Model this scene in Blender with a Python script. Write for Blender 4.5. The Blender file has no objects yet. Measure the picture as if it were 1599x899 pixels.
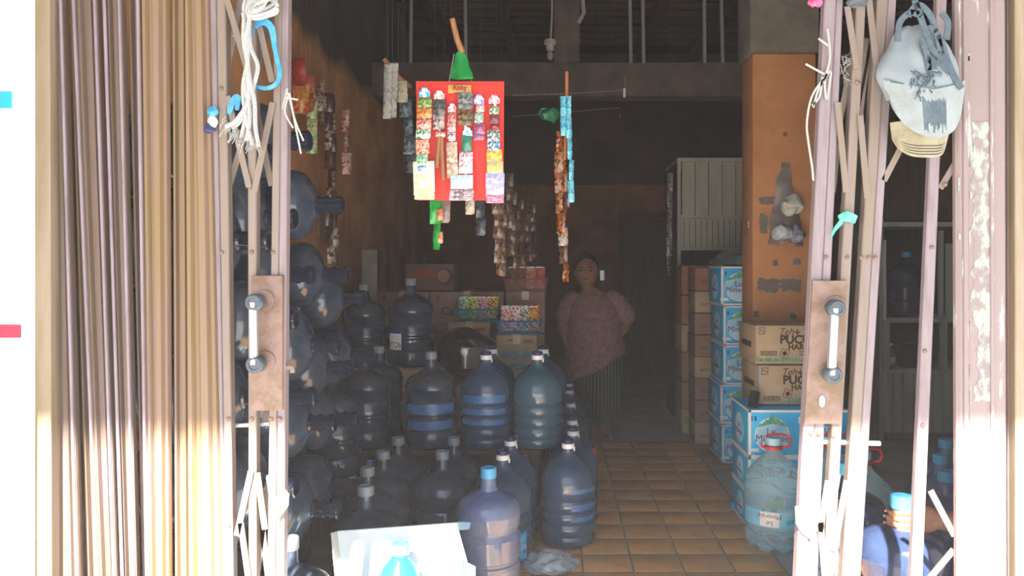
import bpy, bmesh, math, random
from mathutils import Vector, Matrix, noise
random.seed(7)
PI = math.pi
SC = bpy.context.scene
COL = SC.collection
F = 1160.0
EYE = 1.36

# ---------------------------------------------------------------- camera, sky, sun, exposure
cam = bpy.data.cameras.new('camera')
cam.sensor_width = 36.0
cam.lens = 36.0 * F / 1599.0
cam.shift_x = (799.5 - 870.0) / 1599.0
cam.shift_y = -(449.5 - 415.0) / 1599.0
cam.clip_start = 0.02
camo = bpy.data.objects.new('camera', cam)
camo.location = (0, 0, EYE)
camo.rotation_euler = (PI / 2, 0, 0)
COL.objects.link(camo)
SC.camera = camo

world = bpy.data.worlds.new('sky')
SC.world = world
world.use_nodes = True
wn = world.node_tree.nodes
wl = world.node_tree.links
sky = wn.new('ShaderNodeTexSky')
sky.sky_type = 'NISHITA'
sky.sun_disc = False
sky.sun_elevation = math.radians(58)
sky.sun_rotation = math.radians(200)
sky.dust_density = 3.0
wl.new(sky.outputs[0], wn['Background'].inputs[0])
wn['Background'].inputs[1].default_value = 0.17

sun = bpy.data.lights.new('sun', 'SUN')
sun.energy = 18.0
sun.angle = math.radians(1.6)
sun.color = (1.0, 0.97, 0.93)
suno = bpy.data.objects.new('sun', sun)
# the sun stands behind the camera, a little to the left, high up
sd = Vector((0.10, 0.74, -0.67)).normalized()
suno.rotation_euler = sd.to_track_quat('-Z', 'Y').to_euler()
suno.location = (-1, -4, 8)
COL.objects.link(suno)

SC.view_settings.view_transform = 'Standard'
SC.view_settings.look = 'None'
SC.view_settings.exposure = 1.3
SC.view_settings.gamma = 1.0
SC.cycles.use_denoising = True
SC.cycles.max_bounces = 10
SC.cycles.diffuse_bounces = 6
SC.cycles.sample_clamp_indirect = 6.0


# ---------------------------------------------------------------- helpers
def P(px, py, Y):
    return Vector(((px - 870.0) * Y / F, Y, EYE - (py - 415.0) * Y / F))


def lin(h):
    h = h.lstrip('#')
    v = [int(h[i:i + 2], 16) / 255.0 for i in (0, 2, 4)]
    return tuple(c / 12.92 if c <= 0.04045 else ((c + 0.055) / 1.055) ** 2.4 for c in v)


MATS = {}


def mat(name, col, rough=0.6, col2=None, scale=8.0, stretch=(1, 1, 1), detail=4.0, lo=0.4, hi=0.65, metal=0.0,
        trans=0.0, ior=1.45, bump=0.0, bscale=40.0, alpha=1.0, spec=0.5, rnd=0.0, kind='noise', emit=0.0, coat=0.0):
    if name in MATS:
        return MATS[name]
    m = bpy.data.materials.new(name)
    m.use_nodes = True
    nt = m.node_tree
    b = nt.nodes['Principled BSDF']
    if isinstance(col, str):
        col = lin(col)
    if isinstance(col2, str):
        col2 = lin(col2)
    b.inputs['Base Color'].default_value = (*col, 1)
    b.inputs['Roughness'].default_value = rough
    b.inputs['Metallic'].default_value = metal
    b.inputs['Transmission Weight'].default_value = trans
    b.inputs['IOR'].default_value = ior
    b.inputs['Alpha'].default_value = alpha
    b.inputs['Specular IOR Level'].default_value = spec
    b.inputs['Coat Weight'].default_value = coat
    if emit:
        b.inputs['Emission Color'].default_value = (*col, 1)
        b.inputs['Emission Strength'].default_value = emit
    src = None
    if col2 is not None or bump:
        tc = nt.nodes.new('ShaderNodeTexCoord')
        mp = nt.nodes.new('ShaderNodeMapping')
        mp.inputs['Scale'].default_value = stretch
        nt.links.new(tc.outputs['Object'], mp.inputs['Vector'])
    if col2 is not None:
        if kind == 'voronoi':
            n = nt.nodes.new('ShaderNodeTexVoronoi')
            n.inputs['Scale'].default_value = scale
            fac = n.outputs['Color']
        elif kind == 'wave':
            n = nt.nodes.new('ShaderNodeTexWave')
            n.inputs['Scale'].default_value = scale
            n.inputs['Distortion'].default_value = 0.4
            fac = n.outputs['Fac']
        else:
            n = nt.nodes.new('ShaderNodeTexNoise')
            n.inputs['Scale'].default_value = scale
            n.inputs['Detail'].default_value = detail
            n.inputs['Roughness'].default_value = 0.62
            fac = n.outputs['Fac']
        nt.links.new(mp.outputs[0], n.inputs['Vector'])
        r = nt.nodes.new('ShaderNodeValToRGB')
        r.color_ramp.elements[0].position = lo
        r.color_ramp.elements[0].color = (*col, 1)
        r.color_ramp.elements[1].position = hi
        r.color_ramp.elements[1].color = (*col2, 1)
        nt.links.new(fac, r.inputs[0])
        src = r.outputs[0]
    if rnd:
        oi = nt.nodes.new('ShaderNodeObjectInfo')
        mr = nt.nodes.new('ShaderNodeMapRange')
        mr.inputs[3].default_value = 1 - rnd
        mr.inputs[4].default_value = 1 + rnd
        nt.links.new(oi.outputs['Random'], mr.inputs[0])
        mx = nt.nodes.new('ShaderNodeVectorMath')
        mx.operation = 'SCALE'
        if src is not None:
            nt.links.new(src, mx.inputs[0])
        else:
            mx.inputs[0].default_value = col
        nt.links.new(mr.outputs[0], mx.inputs['Scale'])
        src = mx.outputs[0]
    if src is not None:
        nt.links.new(src, b.inputs['Base Color'])
    if bump:
        n2 = nt.nodes.new('ShaderNodeTexNoise')
        n2.inputs['Scale'].default_value = bscale
        n2.inputs['Detail'].default_value = 4
        nt.links.new(mp.outputs[0], n2.inputs['Vector'])
        bp = nt.nodes.new('ShaderNodeBump')
        bp.inputs['Strength'].default_value = bump
        bp.inputs['Distance'].default_value = 0.02
        nt.links.new(n2.outputs['Fac'], bp.inputs['Height'])
        nt.links.new(bp.outputs[0], b.inputs['Normal'])
    MATS[name] = m
    return m


def soften(pts, ws=None, k=5):
    out, wo = [], []
    n = len(pts)
    for i in range(n - 1):
        p0, p1, p2, p3 = pts[max(i - 1, 0)], pts[i], pts[i + 1], pts[min(i + 2, n - 1)]
        for j in range(k):
            t = j / k
            out.append(.5 * (2 * p1 + (p2 - p0) * t + (2 * p0 - 5 * p1 + 4 * p2 - p3) * t * t + (3 * p1 - p0 - 3 * p2 + p3) * t ** 3))
            if ws:
                wo.append(ws[i] + (ws[i + 1] - ws[i]) * t)
    out.append(pts[-1])
    if ws:
        wo.append(ws[-1])
    return out, wo


class MB:
    """collects vertices and faces"""

    def __init__(self):
        self.v, self.f = [], []

    def add(self, vs, fs):
        o = len(self.v)
        self.v += [Vector(p) for p in vs]
        self.f += [tuple(i + o for i in q) for q in fs]
        return self

    def box(self, c, s, rz=0.0, rx=0.0, ry=0.0, bev=0.0):
        R = Matrix.Rotation(rz, 3, 'Z') @ Matrix.Rotation(ry, 3, 'Y') @ Matrix.Rotation(rx, 3, 'X')
        c = Vector(c)
        if bev:
            bm = bmesh.new()
            bmesh.ops.create_cube(bm, size=1.0)
            for v in bm.verts:
                v.co = Vector((v.co.x * s[0], v.co.y * s[1], v.co.z * s[2]))
            bmesh.ops.bevel(bm, geom=list(bm.edges), offset=bev, segments=2, affect='EDGES', profile=0.5)
            bm.verts.index_update()
            self.add([R @ v.co + c for v in bm.verts], [tuple(x.index for x in q.verts) for q in bm.faces])
            bm.free()
            return self
        vs = [R @ Vector((x * s[0] / 2, y * s[1] / 2, z * s[2] / 2)) + c for x in (-1, 1) for y in (-1, 1) for z in (-1, 1)]
        return self.add(vs, [(0, 1, 3, 2), (4, 6, 7, 5), (0, 4, 5, 1), (2, 3, 7, 6), (0, 2, 6, 4), (1, 5, 7, 3)])

    def loft(self, rings, close=True, cap=True):
        n = len(rings[0])
        vs = [p for r in rings for p in r]
        fs = []
        for i in range(len(rings) - 1):
            for j in range(n if close else n - 1):
                k = (j + 1) % n
                fs.append((i * n + j, i * n + k, (i + 1) * n + k, (i + 1) * n + j))
        if cap and close:
            fs.append(tuple(reversed(range(n))))
            fs.append(tuple(range((len(rings) - 1) * n, len(rings) * n)))
        return self.add(vs, fs)

    def lathe(self, prof, n=36, M=None):
        rings = []
        for r, z in prof:
            r = max(r, 1e-4)
            rings.append([Vector((r * math.cos(2 * PI * k / n), r * math.sin(2 * PI * k / n), z)) for k in range(n)])
        if M is not None:
            rings = [[M @ p for p in q] for q in rings]
        return self.loft(rings)

    def tube(self, pts, r, n=8, flat=1.0, cap=True):
        pts = [Vector(p) for p in pts]
        rs = r if isinstance(r, (list, tuple)) else [r] * len(pts)
        rings = []
        t0 = (pts[1] - pts[0]).normalized()
        a = t0.orthogonal().normalized()
        for i, p in enumerate(pts):
            t = (pts[min(i + 1, len(pts) - 1)] - pts[max(i - 1, 0)]).normalized()
            a = (a - t * a.dot(t))
            a = a.normalized() if a.length > 1e-6 else t.orthogonal().normalized()
            b = t.cross(a)
            rings.append([p + (a * math.cos(2 * PI * k / n) + b * math.sin(2 * PI * k / n) * flat) * rs[i] for k in range(n)])
        return self.loft(rings, cap=cap)

    def ribbon(self, pts, w, th=0.0015, wd=None):
        pts = [Vector(p) for p in pts]
        ws = w if isinstance(w, (list, tuple)) else [w] * len(pts)
        if len(pts) > 2:
            pts, ws = soften(pts, list(ws))
        rings = []
        for i, p in enumerate(pts):
            t = (pts[min(i + 1, len(pts) - 1)] - pts[max(i - 1, 0)]).normalized()
            s = Vector(wd) if wd else t.cross(Vector((0, 1, 0)))
            s = s - t * s.dot(t)
            s = s.normalized() if s.length > 1e-4 else t.orthogonal().normalized()
            nrm = t.cross(s)
            h = ws[i] / 2
            rings.append([p + s * h + nrm * th, p - s * h + nrm * th, p - s * h - nrm * th, p + s * h - nrm * th])
        return self.loft(rings)

    def poly(self, pts, y0, y1):
        """outline in x,z pushed from y0 to y1"""
        return self.loft([[Vector((x, y0, z)) for x, z in pts], [Vector((x, y1, z)) for x, z in pts]])

    def disc(self, c, r, y0, y1, n=28, rz=1.0):
        return self.poly([(c[0] + r * math.cos(2 * PI * k / n), c[1] + r * rz * math.sin(2 * PI * k / n)) for k in range(n)], y0, y1)

    def ball(self, c, r, nu=16, nv=10, s=(1, 1, 1)):
        c = Vector(c)
        rings = []
        for i in range(nv + 1):
            a = PI * i / nv
            rr = max(math.sin(a), 0.004)
            rings.append([c + Vector((r * s[0] * rr * math.cos(2 * PI * k / nu), r * s[1] * rr * math.sin(2 * PI * k / nu), -r * s[2] * math.cos(a))) for k in range(nu)])
        return self.loft(rings)

    def sheet(self, fn, nu, nv, th=0.0):
        vs = [Vector(fn(i / nu, j / nv)) for j in range(nv + 1) for i in range(nu + 1)]
        fs = [(j * (nu + 1) + i, j * (nu + 1) + i + 1, (j + 1) * (nu + 1) + i + 1, (j + 1) * (nu + 1) + i) for j in range(nv) for i in range(nu)]
        if th:
            n = len(vs)
            nor = [Vector() for _ in vs]
            for q in fs:
                N = (vs[q[1]] - vs[q[0]]).cross(vs[q[3]] - vs[q[0]])
                for i in q:
                    nor[i] += N
            back = [v - (N.normalized() if N.length > 0 else Vector((0, 1, 0))) * th for v, N in zip(vs, nor)]
            fs2 = fs + [tuple(n + i for i in reversed(q)) for q in fs]
            bd = [i for i in range(nu + 1)] + [j * (nu + 1) + nu for j in range(1, nv + 1)] + [nv * (nu + 1) + i for i in range(nu - 1, -1, -1)] + [j * (nu + 1) for j in range(nv - 1, 0, -1)]
            for a, b in zip(bd, bd[1:] + bd[:1]):
                fs2.append((b, a, a + n, b + n))
            return self.add(vs + back, fs2)
        return self.add(vs, fs)

    def build(self, name, material, parent=None, world=False, loc=None, sharp=35, smooth=True):
        me = bpy.data.meshes.new(name)
        off = Vector((0, 0, 0))
        if world and parent is not None:
            q = parent
            while q is not None:
                off += q.location
                q = q.parent
        if loc is not None:
            off = Vector(loc)
        me.from_pydata([tuple(p - off) for p in self.v], [], self.f)
        bm = bmesh.new()
        bm.from_mesh(me)
        bmesh.ops.recalc_face_normals(bm, faces=bm.faces)
        bm.to_mesh(me)
        bm.free()
        if smooth:
            me.shade_smooth()
            me.set_sharp_from_angle(angle=math.radians(sharp))
        me.materials.append(material)
        o = bpy.data.objects.new(name, me)
        COL.objects.link(o)
        if parent is not None:
            o.parent = parent
        elif loc is not None:
            o.location = loc
        return o


def tag(o, label=None, cat=None, group=None, kind=None):
    if label:
        o['label'] = label
    if cat:
        o['category'] = cat
    if group:
        o['group'] = group
    if kind:
        o['kind'] = kind
    return o


def root(name, loc, label, cat, group=None, rz=0.0):
    o = bpy.data.objects.new(name, None)
    o.empty_display_size = 0.05
    o.location = loc
    o.rotation_euler.z = rz
    COL.objects.link(o)
    return tag(o, label, cat, group)


KIDS = {}


def dup(o, parent=None):
    c = o.copy()
    COL.objects.link(c)
    if parent is not None:
        c.parent = parent
    for ch in [k for k in o.children]:
        dup(ch, c)
    return c


def text(body, size, loc, material, parent, rot=(PI / 2, 0, 0), name='lettering', bold=0.0, shear=0.0, align='CENTER', sx=1.0, ext=0.0004):
    cu = bpy.data.curves.new('lettering', 'FONT')
    cu.body = body
    cu.size = size
    cu.align_x = align
    cu.align_y = 'CENTER'
    cu.offset = bold
    cu.shear = shear
    cu.extrude = ext
    cu.resolution_u = 3
    tmp = bpy.data.objects.new('lettering', cu)
    COL.objects.link(tmp)
    bpy.context.view_layer.update()
    me = bpy.data.meshes.new_from_object(tmp)
    bpy.data.objects.remove(tmp)
    bpy.data.curves.remove(cu)
    me.materials.clear()
    me.materials.append(material)
    o = bpy.data.objects.new(name, me)
    COL.objects.link(o)
    o.location = loc
    o.rotation_euler = rot
    o.scale = (sx, 1, 1)
    o.parent = parent
    return o


def fuse(mb, name, material, parent, voxel=0.008, smooth=4):
    """unite overlapping lofts into one continuous skin"""
    o = mb.build(name, material, None)
    md = o.modifiers.new('r', 'REMESH')
    md.mode = 'VOXEL'
    md.voxel_size = voxel
    ms = o.modifiers.new('s', 'SMOOTH')
    ms.iterations = smooth
    ms.factor = 0.5
    bpy.context.view_layer.update()
    dg = bpy.context.evaluated_depsgraph_get()
    me = bpy.data.meshes.new_from_object(o.evaluated_get(dg))
    bpy.data.objects.remove(o)
    me.shade_smooth()
    me.materials.clear()
    me.materials.append(material)
    r = bpy.data.objects.new(name, me)
    COL.objects.link(r)
    r.parent = parent
    return r


def wig(p, a, s=1.0):
    """small steady wobble for hand-made or soft things"""
    return Vector(p) + noise.noise_vector(Vector(p) * s) * a


# ---------------------------------------------------------------- materials
M_PAINT = mat('gate_paint', '#80706a', 0.55, '#7a6c5a', 7, (6, 6, .5), lo=.38, hi=.66, bump=.12, bscale=30)
M_PAINT2 = mat('gate_paint_mauve', '#86777a', 0.5, '#74645e', 9, (5, 5, .6), lo=.45, hi=.75, bump=.1)
M_SLAT = mat('slat_paint', '#69564f', 0.5, '#64523d', 6, (9, 9, .35), lo=.4, hi=.64, bump=.1, bscale=25)
M_SLATW = mat('slat_paint_ochre', '#7f6555', 0.5, '#7c6541', 5, (5, 5, .35), lo=.4, hi=.62, bump=.1, bscale=25)
M_BEAD = mat('slat_edge', '#8f8088', 0.4, '#7d6d70', 10, (3, 3, .5))
M_JAMB = mat('jamb_paint', '#96846f', 0.55, '#847258', 5, (6, 6, .5), bump=.1)
M_POST = mat('post_paint', '#8a7875', 0.5, '#aeb0a8', 7, (5, 5, .8), detail=8, lo=.60, hi=.66, bump=.15)
M_STEEL = mat('handle_steel', '#c9ccd0', 0.35, metal=.8)
M_KNOB = mat('knob_grey', '#454f56', 0.35)
M_RUST = mat('rusty_plate', '#846a60', 0.6, '#705742', 18, detail=6, lo=.45, hi=.62, bump=.12)
M_WHITEWALL = mat('white_wall_paint', '#f2f3f2', 0.8, '#dfe6e6', 4, lo=.55, hi=.75)
M_ROPE = mat('white_rope', '#b2b1ae', 0.85, bump=.5, bscale=250)
M_RAFBLUE = mat('raffia_blue', '#2b81aa', 0.45, '#4f9cc0', 30)
M_RAFGREEN = mat('raffia_green', '#2f9a7c', 0.45, '#6ab8a0', 30)
M_RAFDK = mat('raffia_dark_green', '#2c7a68', 0.5)
M_RAFWHITE = mat('raffia_white', '#a09d96', 0.5)
M_PINK = mat('raffia_pink', '#dd5a80', 0.5)
M_CAPC = mat('cap_cloth', '#8c9498', 0.9, '#7a868e', 14, lo=.45, hi=.7, bump=.06, bscale=160)
M_CAPB = mat('cap_brim_cloth', '#979d9d', 0.9, '#858b84', 9, bump=.15, bscale=160)
M_CAPW = mat('cap_worn_blue', '#56666f', 0.95, '#414f5a', 60, bump=.3)
M_CAPCREAM = mat('cap_cream', '#989078', 0.95, '#84795f', 20, bump=.2)
M_STRAP = mat('strap_greyblue', '#525f67', 0.85, '#454f57', 40)
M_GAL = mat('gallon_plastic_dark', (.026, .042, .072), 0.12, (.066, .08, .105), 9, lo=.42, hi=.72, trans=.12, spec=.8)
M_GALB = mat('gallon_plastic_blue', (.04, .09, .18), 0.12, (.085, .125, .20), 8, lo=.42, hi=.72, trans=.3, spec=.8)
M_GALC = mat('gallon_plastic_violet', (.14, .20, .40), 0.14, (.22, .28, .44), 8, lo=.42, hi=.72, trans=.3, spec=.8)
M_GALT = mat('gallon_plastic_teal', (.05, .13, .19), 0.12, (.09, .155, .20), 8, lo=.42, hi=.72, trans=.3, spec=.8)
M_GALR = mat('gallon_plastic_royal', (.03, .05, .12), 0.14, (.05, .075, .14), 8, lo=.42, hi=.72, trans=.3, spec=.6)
M_NECK = mat('neck_plastic', (.012, .016, .032), 0.09, spec=.9)
M_TURQ = mat('turquoise_plastic', (.03, .26, .45), 0.18, trans=.35)
M_CAPGREY = mat('cap_grey', '#8f9aa0', 0.35, trans=.25)
M_CAPBLUE = mat('cap_light_blue', '#4fa9d8', 0.35)
M_CAPNAVY = mat('cap_navy', '#20294e', 0.35)
M_CAPBLACK = mat('cap_black', '#1b1c20', 0.35)
M_WHITE = mat('white_plastic', '#e6e8e8', 0.4)
M_BANDBLUE = mat('label_blue', (.05, .16, .36), 0.3, (.04, .11, .27), 30)
M_PANE = mat('clear_blue_plastic', (.66, .91, .97), 0.05, trans=.78, ior=1.2, spec=.8)
M_WATER = mat('clear_water', (.5, .84, .92), 0.0, trans=1.0, ior=1.33)
M_RED = mat('red_plastic', '#c22840', 0.35)
M_KRAFT = mat('kraft_carton', '#b09a7d', 0.85, '#9f886a', 5, bump=.06)
M_KRAFTP = mat('kraft_carton_pinkish', '#96786a', 0.85, '#876a5c', 5, bump=.06)
M_KRAFTR = mat('carton_redbrown', '#8c5a48', 0.85, '#a07060', 9)
M_LMBLUE = mat('carton_blue', '#2cbcf4', 0.5, '#22a8e6', 3)
M_CIRCLE = mat('print_pale_blue', '#bfe2f2', 0.6, '#7cc4e6', 9)
M_MOUNT = mat('print_green', '#3f9d7a', 0.6, '#86c7a8', 30)
M_PURP = mat('print_purple', '#6b2d6d', 0.6)
M_INK = mat('print_brown', '#3d2b25', 0.7)
M_INKG = mat('print_green_leaf', '#5fa27c', 0.7)
M_INKB = mat('print_blue', '#3c90ac', 0.7)
M_NAVY = mat('print_navy', '#1e3f80', 0.6)
M_INKR = mat('print_red', '#a33432', 0.7)
M_TAPE = mat('packing_tape', '#c2ad8c', 0.3)
M_WOOD = mat('wood_dark', '#4b3626', 0.7, '#35261b', 4, (12, 12, 1), bump=.1)
M_WOODL = mat('wood_stick', '#a8744c', 0.65, '#8c5d3a', 8, (8, 8, 1))
M_CONC = mat('concrete_bare', '#6b645a', 0.9, '#575046', 5, detail=8, bump=.3, bscale=25)
M_BOARD = mat('red_card', '#de382b', 0.5, '#d5302a', 5)
M_SKIN = mat('skin_brown', '#8c614a', 0.55, '#7d543f', 20, bump=.05, bscale=120)
M_HAIR = mat('hair_black', '#120e0c', 0.55)
M_BLOUSE = mat('blouse_cloth', '#86635f', 0.9, '#755552', 30, bump=.1, bscale=60)
M_METDK = mat('dark_metal', '#4a4743', 0.5, metal=.4)
M_PIPE = mat('grey_pipe', '#8d8b87', 0.5)
M_BLACKGLOSS = mat('helmet_gloss', '#0d0e10', 0.08, coat=.6)
M_VISOR = mat('visor_tint', (.05, .055, .06), 0.04, trans=.45, ior=1.1)
M_LINER = mat('helmet_liner', '#1c1b1a', 0.9)
M_CABW = mat('cabinet_white', '#a9a697', 0.55, '#9c998b', 3, (4, 4, .6))
M_CABG = mat('cabinet_grey_green', '#b8beb6', 0.55, '#a8aea7', 3, (4, 4, .6))
M_BASK = mat('basket_teal', '#1d6f80', 0.4)
M_BASKB = mat('basket_blue', '#2a6f9c', 0.4)
M_BASKR = mat('basket_red', '#8c3d30', 0.4)


def clear_film(name, col, dens, rough=0.12):
    """thin wrinkled plastic film: part see-through, part glossy"""
    if name in MATS:
        return MATS[name]
    m = bpy.data.materials.new(name)
    m.use_nodes = True
    nt = m.node_tree
    b = nt.nodes['Principled BSDF']
    b.inputs['Base Color'].default_value = (*col, 1)
    b.inputs['Roughness'].default_value = rough
    b.inputs['Alpha'].default_value = dens
    b.inputs['Specular IOR Level'].default_value = .8
    MATS[name] = m
    return m


M_FILM = clear_film('clear_film', (.75, .82, .85), .32)
M_FILMG = clear_film('green_film', lin('#1f9a48'), .8)
M_FILMGREY = clear_film('smoky_film', (.2, .18, .17), .5)


def prt(c1, c2, s=60):
    return mat('print_%s_%s_%d' % (c1, c2, s), '#' + c1, 0.22, '#' + c2, s * 1.5, kind='voronoi', lo=.28, hi=.68, spec=.7)

# ---------------------------------------------------------------- the setting
XL, XR, YB, YG = -1.5, 3.7, 8.6, 2.05


def wallmat():
    """ochre paint below, bare sooty plaster above, with an uneven edge"""
    m = bpy.data.materials.new('ochre_wall')
    m.use_nodes = True
    nt = m.node_tree
    b = nt.nodes['Principled BSDF']
    b.inputs['Roughness'].default_value = .85
    g = nt.nodes.new('ShaderNodeNewGeometry')
    sp = nt.nodes.new('ShaderNodeSeparateXYZ')
    nt.links.new(g.outputs['Position'], sp.inputs[0])
    n = nt.nodes.new('ShaderNodeTexNoise')
    n.inputs['Scale'].default_value = 2.2
    n.inputs['Detail'].default_value = 6
    nt.links.new(g.outputs['Position'], n.inputs['Vector'])
    ma = nt.nodes.new('ShaderNodeMath')
    ma.operation = 'MULTIPLY_ADD'
    ma.inputs[1].default_value = .35
    nt.links.new(n.outputs['Fac'], ma.inputs[0])
    nt.links.new(sp.outputs['Z'], ma.inputs[2])
    r = nt.nodes.new('ShaderNodeValToRGB')
    e = r.color_ramp.elements
    e[0].position = .50
    e[0].color = (*lin('#cb9561'), 1)
    e[1].position = .53
    e[1].color = (*lin('#4a423c'), 1)
    mr = nt.nodes.new('ShaderNodeMapRange')
    mr.inputs[1].default_value = 2.86 - 2
    mr.inputs[2].default_value = 2.86 + 2
    nt.links.new(ma.outputs[0], mr.inputs[0])
    nt.links.new(mr.outputs[0], r.inputs[0])
    n2 = nt.nodes.new('ShaderNodeTexNoise')
    n2.inputs['Scale'].default_value = 3
    n2.inputs['Detail'].default_value = 8
    nt.links.new(g.outputs['Position'], n2.inputs['Vector'])
    r2 = nt.nodes.new('ShaderNodeValToRGB')
    r2.color_ramp.elements[0].position = .3
    r2.color_ramp.elements[0].color = (.6, .55, .5, 1)
    r2.color_ramp.elements[1].position = .6
    r2.color_ramp.elements[1].color = (1, 1, 1, 1)
    nt.links.new(n2.outputs['Fac'], r2.inputs[0])
    mx = nt.nodes.new('ShaderNodeVectorMath')
    mx.operation = 'MULTIPLY'
    nt.links.new(r.outputs[0], mx.inputs[0])
    nt.links.new(r2.outputs[0], mx.inputs[1])
    nt.links.new(mx.outputs[0], b.inputs['Base Color'])
    return m


M_WALL = wallmat()
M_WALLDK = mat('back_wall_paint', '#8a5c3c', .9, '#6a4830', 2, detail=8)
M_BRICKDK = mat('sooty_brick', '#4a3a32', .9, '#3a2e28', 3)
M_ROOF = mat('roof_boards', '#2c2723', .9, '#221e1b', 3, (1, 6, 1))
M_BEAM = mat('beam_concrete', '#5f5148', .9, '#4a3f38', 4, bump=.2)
M_PILLAR = mat('pillar_orange', '#b27a4e', .8, '#a06a40', 4, detail=8, lo=.4, hi=.7, bump=.2, bscale=18)
M_FLOORC = mat('floor_cement', '#abafae', .5, '#929695', 2.5, detail=8, bump=.1, bscale=20)
M_GROUT = mat('floor_grout', '#77705f', .9, '#8a8476', 9)
M_TILE = mat('floor_tile_clay', '#dda262', .4, '#b8935f', 7, detail=8, lo=.38, hi=.66, rnd=.16, bump=.08, bscale=30)
M_STREET = mat('street_concrete', '#b4b3b0', .9, '#a09f9c', 1.5, detail=8)


def struct(mb, name, m, sharp=35):
    return tag(mb.build(name, m, None, sharp=sharp), kind='structure')


struct(MB().box((0, -14, -.14), (60, 32.1, .1)), 'ground_street', M_STREET)
flo = struct(MB().box(((XL + XR) / 2, (YG + YB) / 2 - .02, -.05), (XR - XL, YB - YG + .05, .094)), 'floor', M_FLOORC)
flo['label'] = 'shop floor of clay tiles with grey cement beyond'
# clay tiles in the aisle, each one a piece, laid from the gate to the cement
TW, TD = .2265, .2035
tile_me = None
gb = MB().box((.345, 3.89, -.004), (1.36, 3.74, .006))
gb.build('grout_bed', M_GROUT, flo)
for i in range(6):
    for j in range(18):
        x = 1.022 - TW * (i + .5)
        y = 5.745 - TD * (j + .5)
        if tile_me is None:
            t = MB().box((0, 0, 0), (TW - .009, TD - .009, .012), bev=.002).build('tile', M_TILE, flo)
            tile_me = t.data
        else:
            t = bpy.data.objects.new('tile', tile_me)
            COL.objects.link(t)
            t.parent = flo
        t.location = (x, y, -.0055 + random.uniform(-.0006, .0006))
        t.rotation_euler = (random.uniform(-.003, .003), random.uniform(-.003, .003), random.choice((0, PI)))

struct(MB().box((XL - .1, 5.2, 1.85), (.2, 7.0, 3.9)), 'wall_left', M_WALL)
struct(MB().box((XR + .1, 5.3, 1.85), (.2, 6.8, 3.9)), 'wall_right', M_WALLDK)
# back wall with a small vent opening beside the woman's head and a dark doorway
vx0, vx1 = (937 - 870) * YB / F, (945 - 870) * YB / F
vz0, vz1 = EYE - (438 - 415) * YB / F, EYE - (422 - 415) * YB / F
w = MB()
w.box(((XL + vx0) / 2 - .1, YB + .1, 1.85), (vx0 - XL + .2, .2, 3.9))
w.box(((XR + vx1) / 2 + .1, YB + .1, 1.85), (XR - vx1 + .2, .2, 3.9))
w.box(((vx0 + vx1) / 2, YB + .1, vz0 / 2 - .05), (vx1 - vx0, .2, vz0 + .1))
w.box(((vx0 + vx1) / 2, YB + .1, (vz1 + 3.8) / 2), (vx1 - vx0, .2, 3.8 - vz1))
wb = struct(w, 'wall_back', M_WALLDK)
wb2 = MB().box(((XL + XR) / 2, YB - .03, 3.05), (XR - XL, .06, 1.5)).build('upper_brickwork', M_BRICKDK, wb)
dr = struct(MB().box((1.08, YB - .03, .95), (.62, .05, 1.9), bev=.006), 'door_1', M_WOOD)
fr = MB()
fr.box((.74, YB - .04, .97), (.06, .08, 1.94)).box((1.42, YB - .04, .97), (.06, .08, 1.94)).box((1.08, YB - .04, 1.95), (.74, .08, .06))
fr.build('door_frame', M_WOOD, dr)
# roof slopes, purlins and the beam across
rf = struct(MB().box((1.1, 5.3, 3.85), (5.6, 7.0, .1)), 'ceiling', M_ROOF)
for k in range(14):
    MB().box((1.1, 5.15 + k * .22, 3.775), (5.2, .05, .05)).build('batten', M_WOOD, rf)
for px in (905, 1040, 1150, 780, 660):
    MB().box(((px - 870) * 6.3 / F, 5.4, 3.70), (.07, 6.2, .1)).build('rafter', M_WOOD, rf)
zb0, zb1 = EYE + (415 - 150) * 6 / F, EYE + (415 - 97) * 6 / F
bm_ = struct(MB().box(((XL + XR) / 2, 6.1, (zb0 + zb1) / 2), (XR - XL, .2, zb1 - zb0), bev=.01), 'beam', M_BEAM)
struct(MB().box(((885 - 870) * 6 / F, 6.1, (zb1 + 3.8) / 2), (.21, .2, 3.8 - zb1), bev=.01), 'column_stub', M_BEAM)
for px, top in ((985, 0), (1005, 0), (1100, 0), (1128, 0), (728, 0), (642, 0)):
    x = (px - 870) * 6 / F
    o = MB().tube([(x, 5.985, zb1 - .01), (x + random.uniform(-.02, .02), 5.985, 3.76)], .014, 8).build('conduit', M_PIPE, bm_)
MB().tube([P(905, -40, 5.6), P(912, 20, 5.6), P(903, 36, 5.6)], .016, 8).build('hanging_conduit', M_PIPE, rf)
# front wall above and beside the gates, with the awning
struct(MB().box((1.0, YG + .1, 3.38), (6.4, .2, 1.04)), 'wall_front', M_WHITEWALL)
struct(MB().box((2.75, YG + .12, 1.2), (2.7, .2, 2.6)), 'wall_front_right', M_WHITEWALL)
AW = struct(MB().box((.5, .97, 2.93), (9.0, 2.26, .05), rx=.012), 'canopy_roof', M_METDK)
# white pillar outside, left edge of the frame
wl_ = struct(MB().box((-2.35, 2.03, 1.2), (1.86, .12, 2.8)), 'wall_outside', M_WHITEWALL)
po = MB().box(P(8, 156, 1.968), (.035, .006, .044)).build('poster_blue', mat('poster_blue', '#29b6e0', .5), None)
tag(po, 'small bright blue sticker high on the white outer wall', 'sticker')
po = MB().box(P(14, 517, 1.968), (.062, .006, .034)).build('poster_red', mat('poster_red', '#b0405c', .5), None)
tag(po, 'small dull red label lower on the white outer wall', 'sticker')

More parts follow.
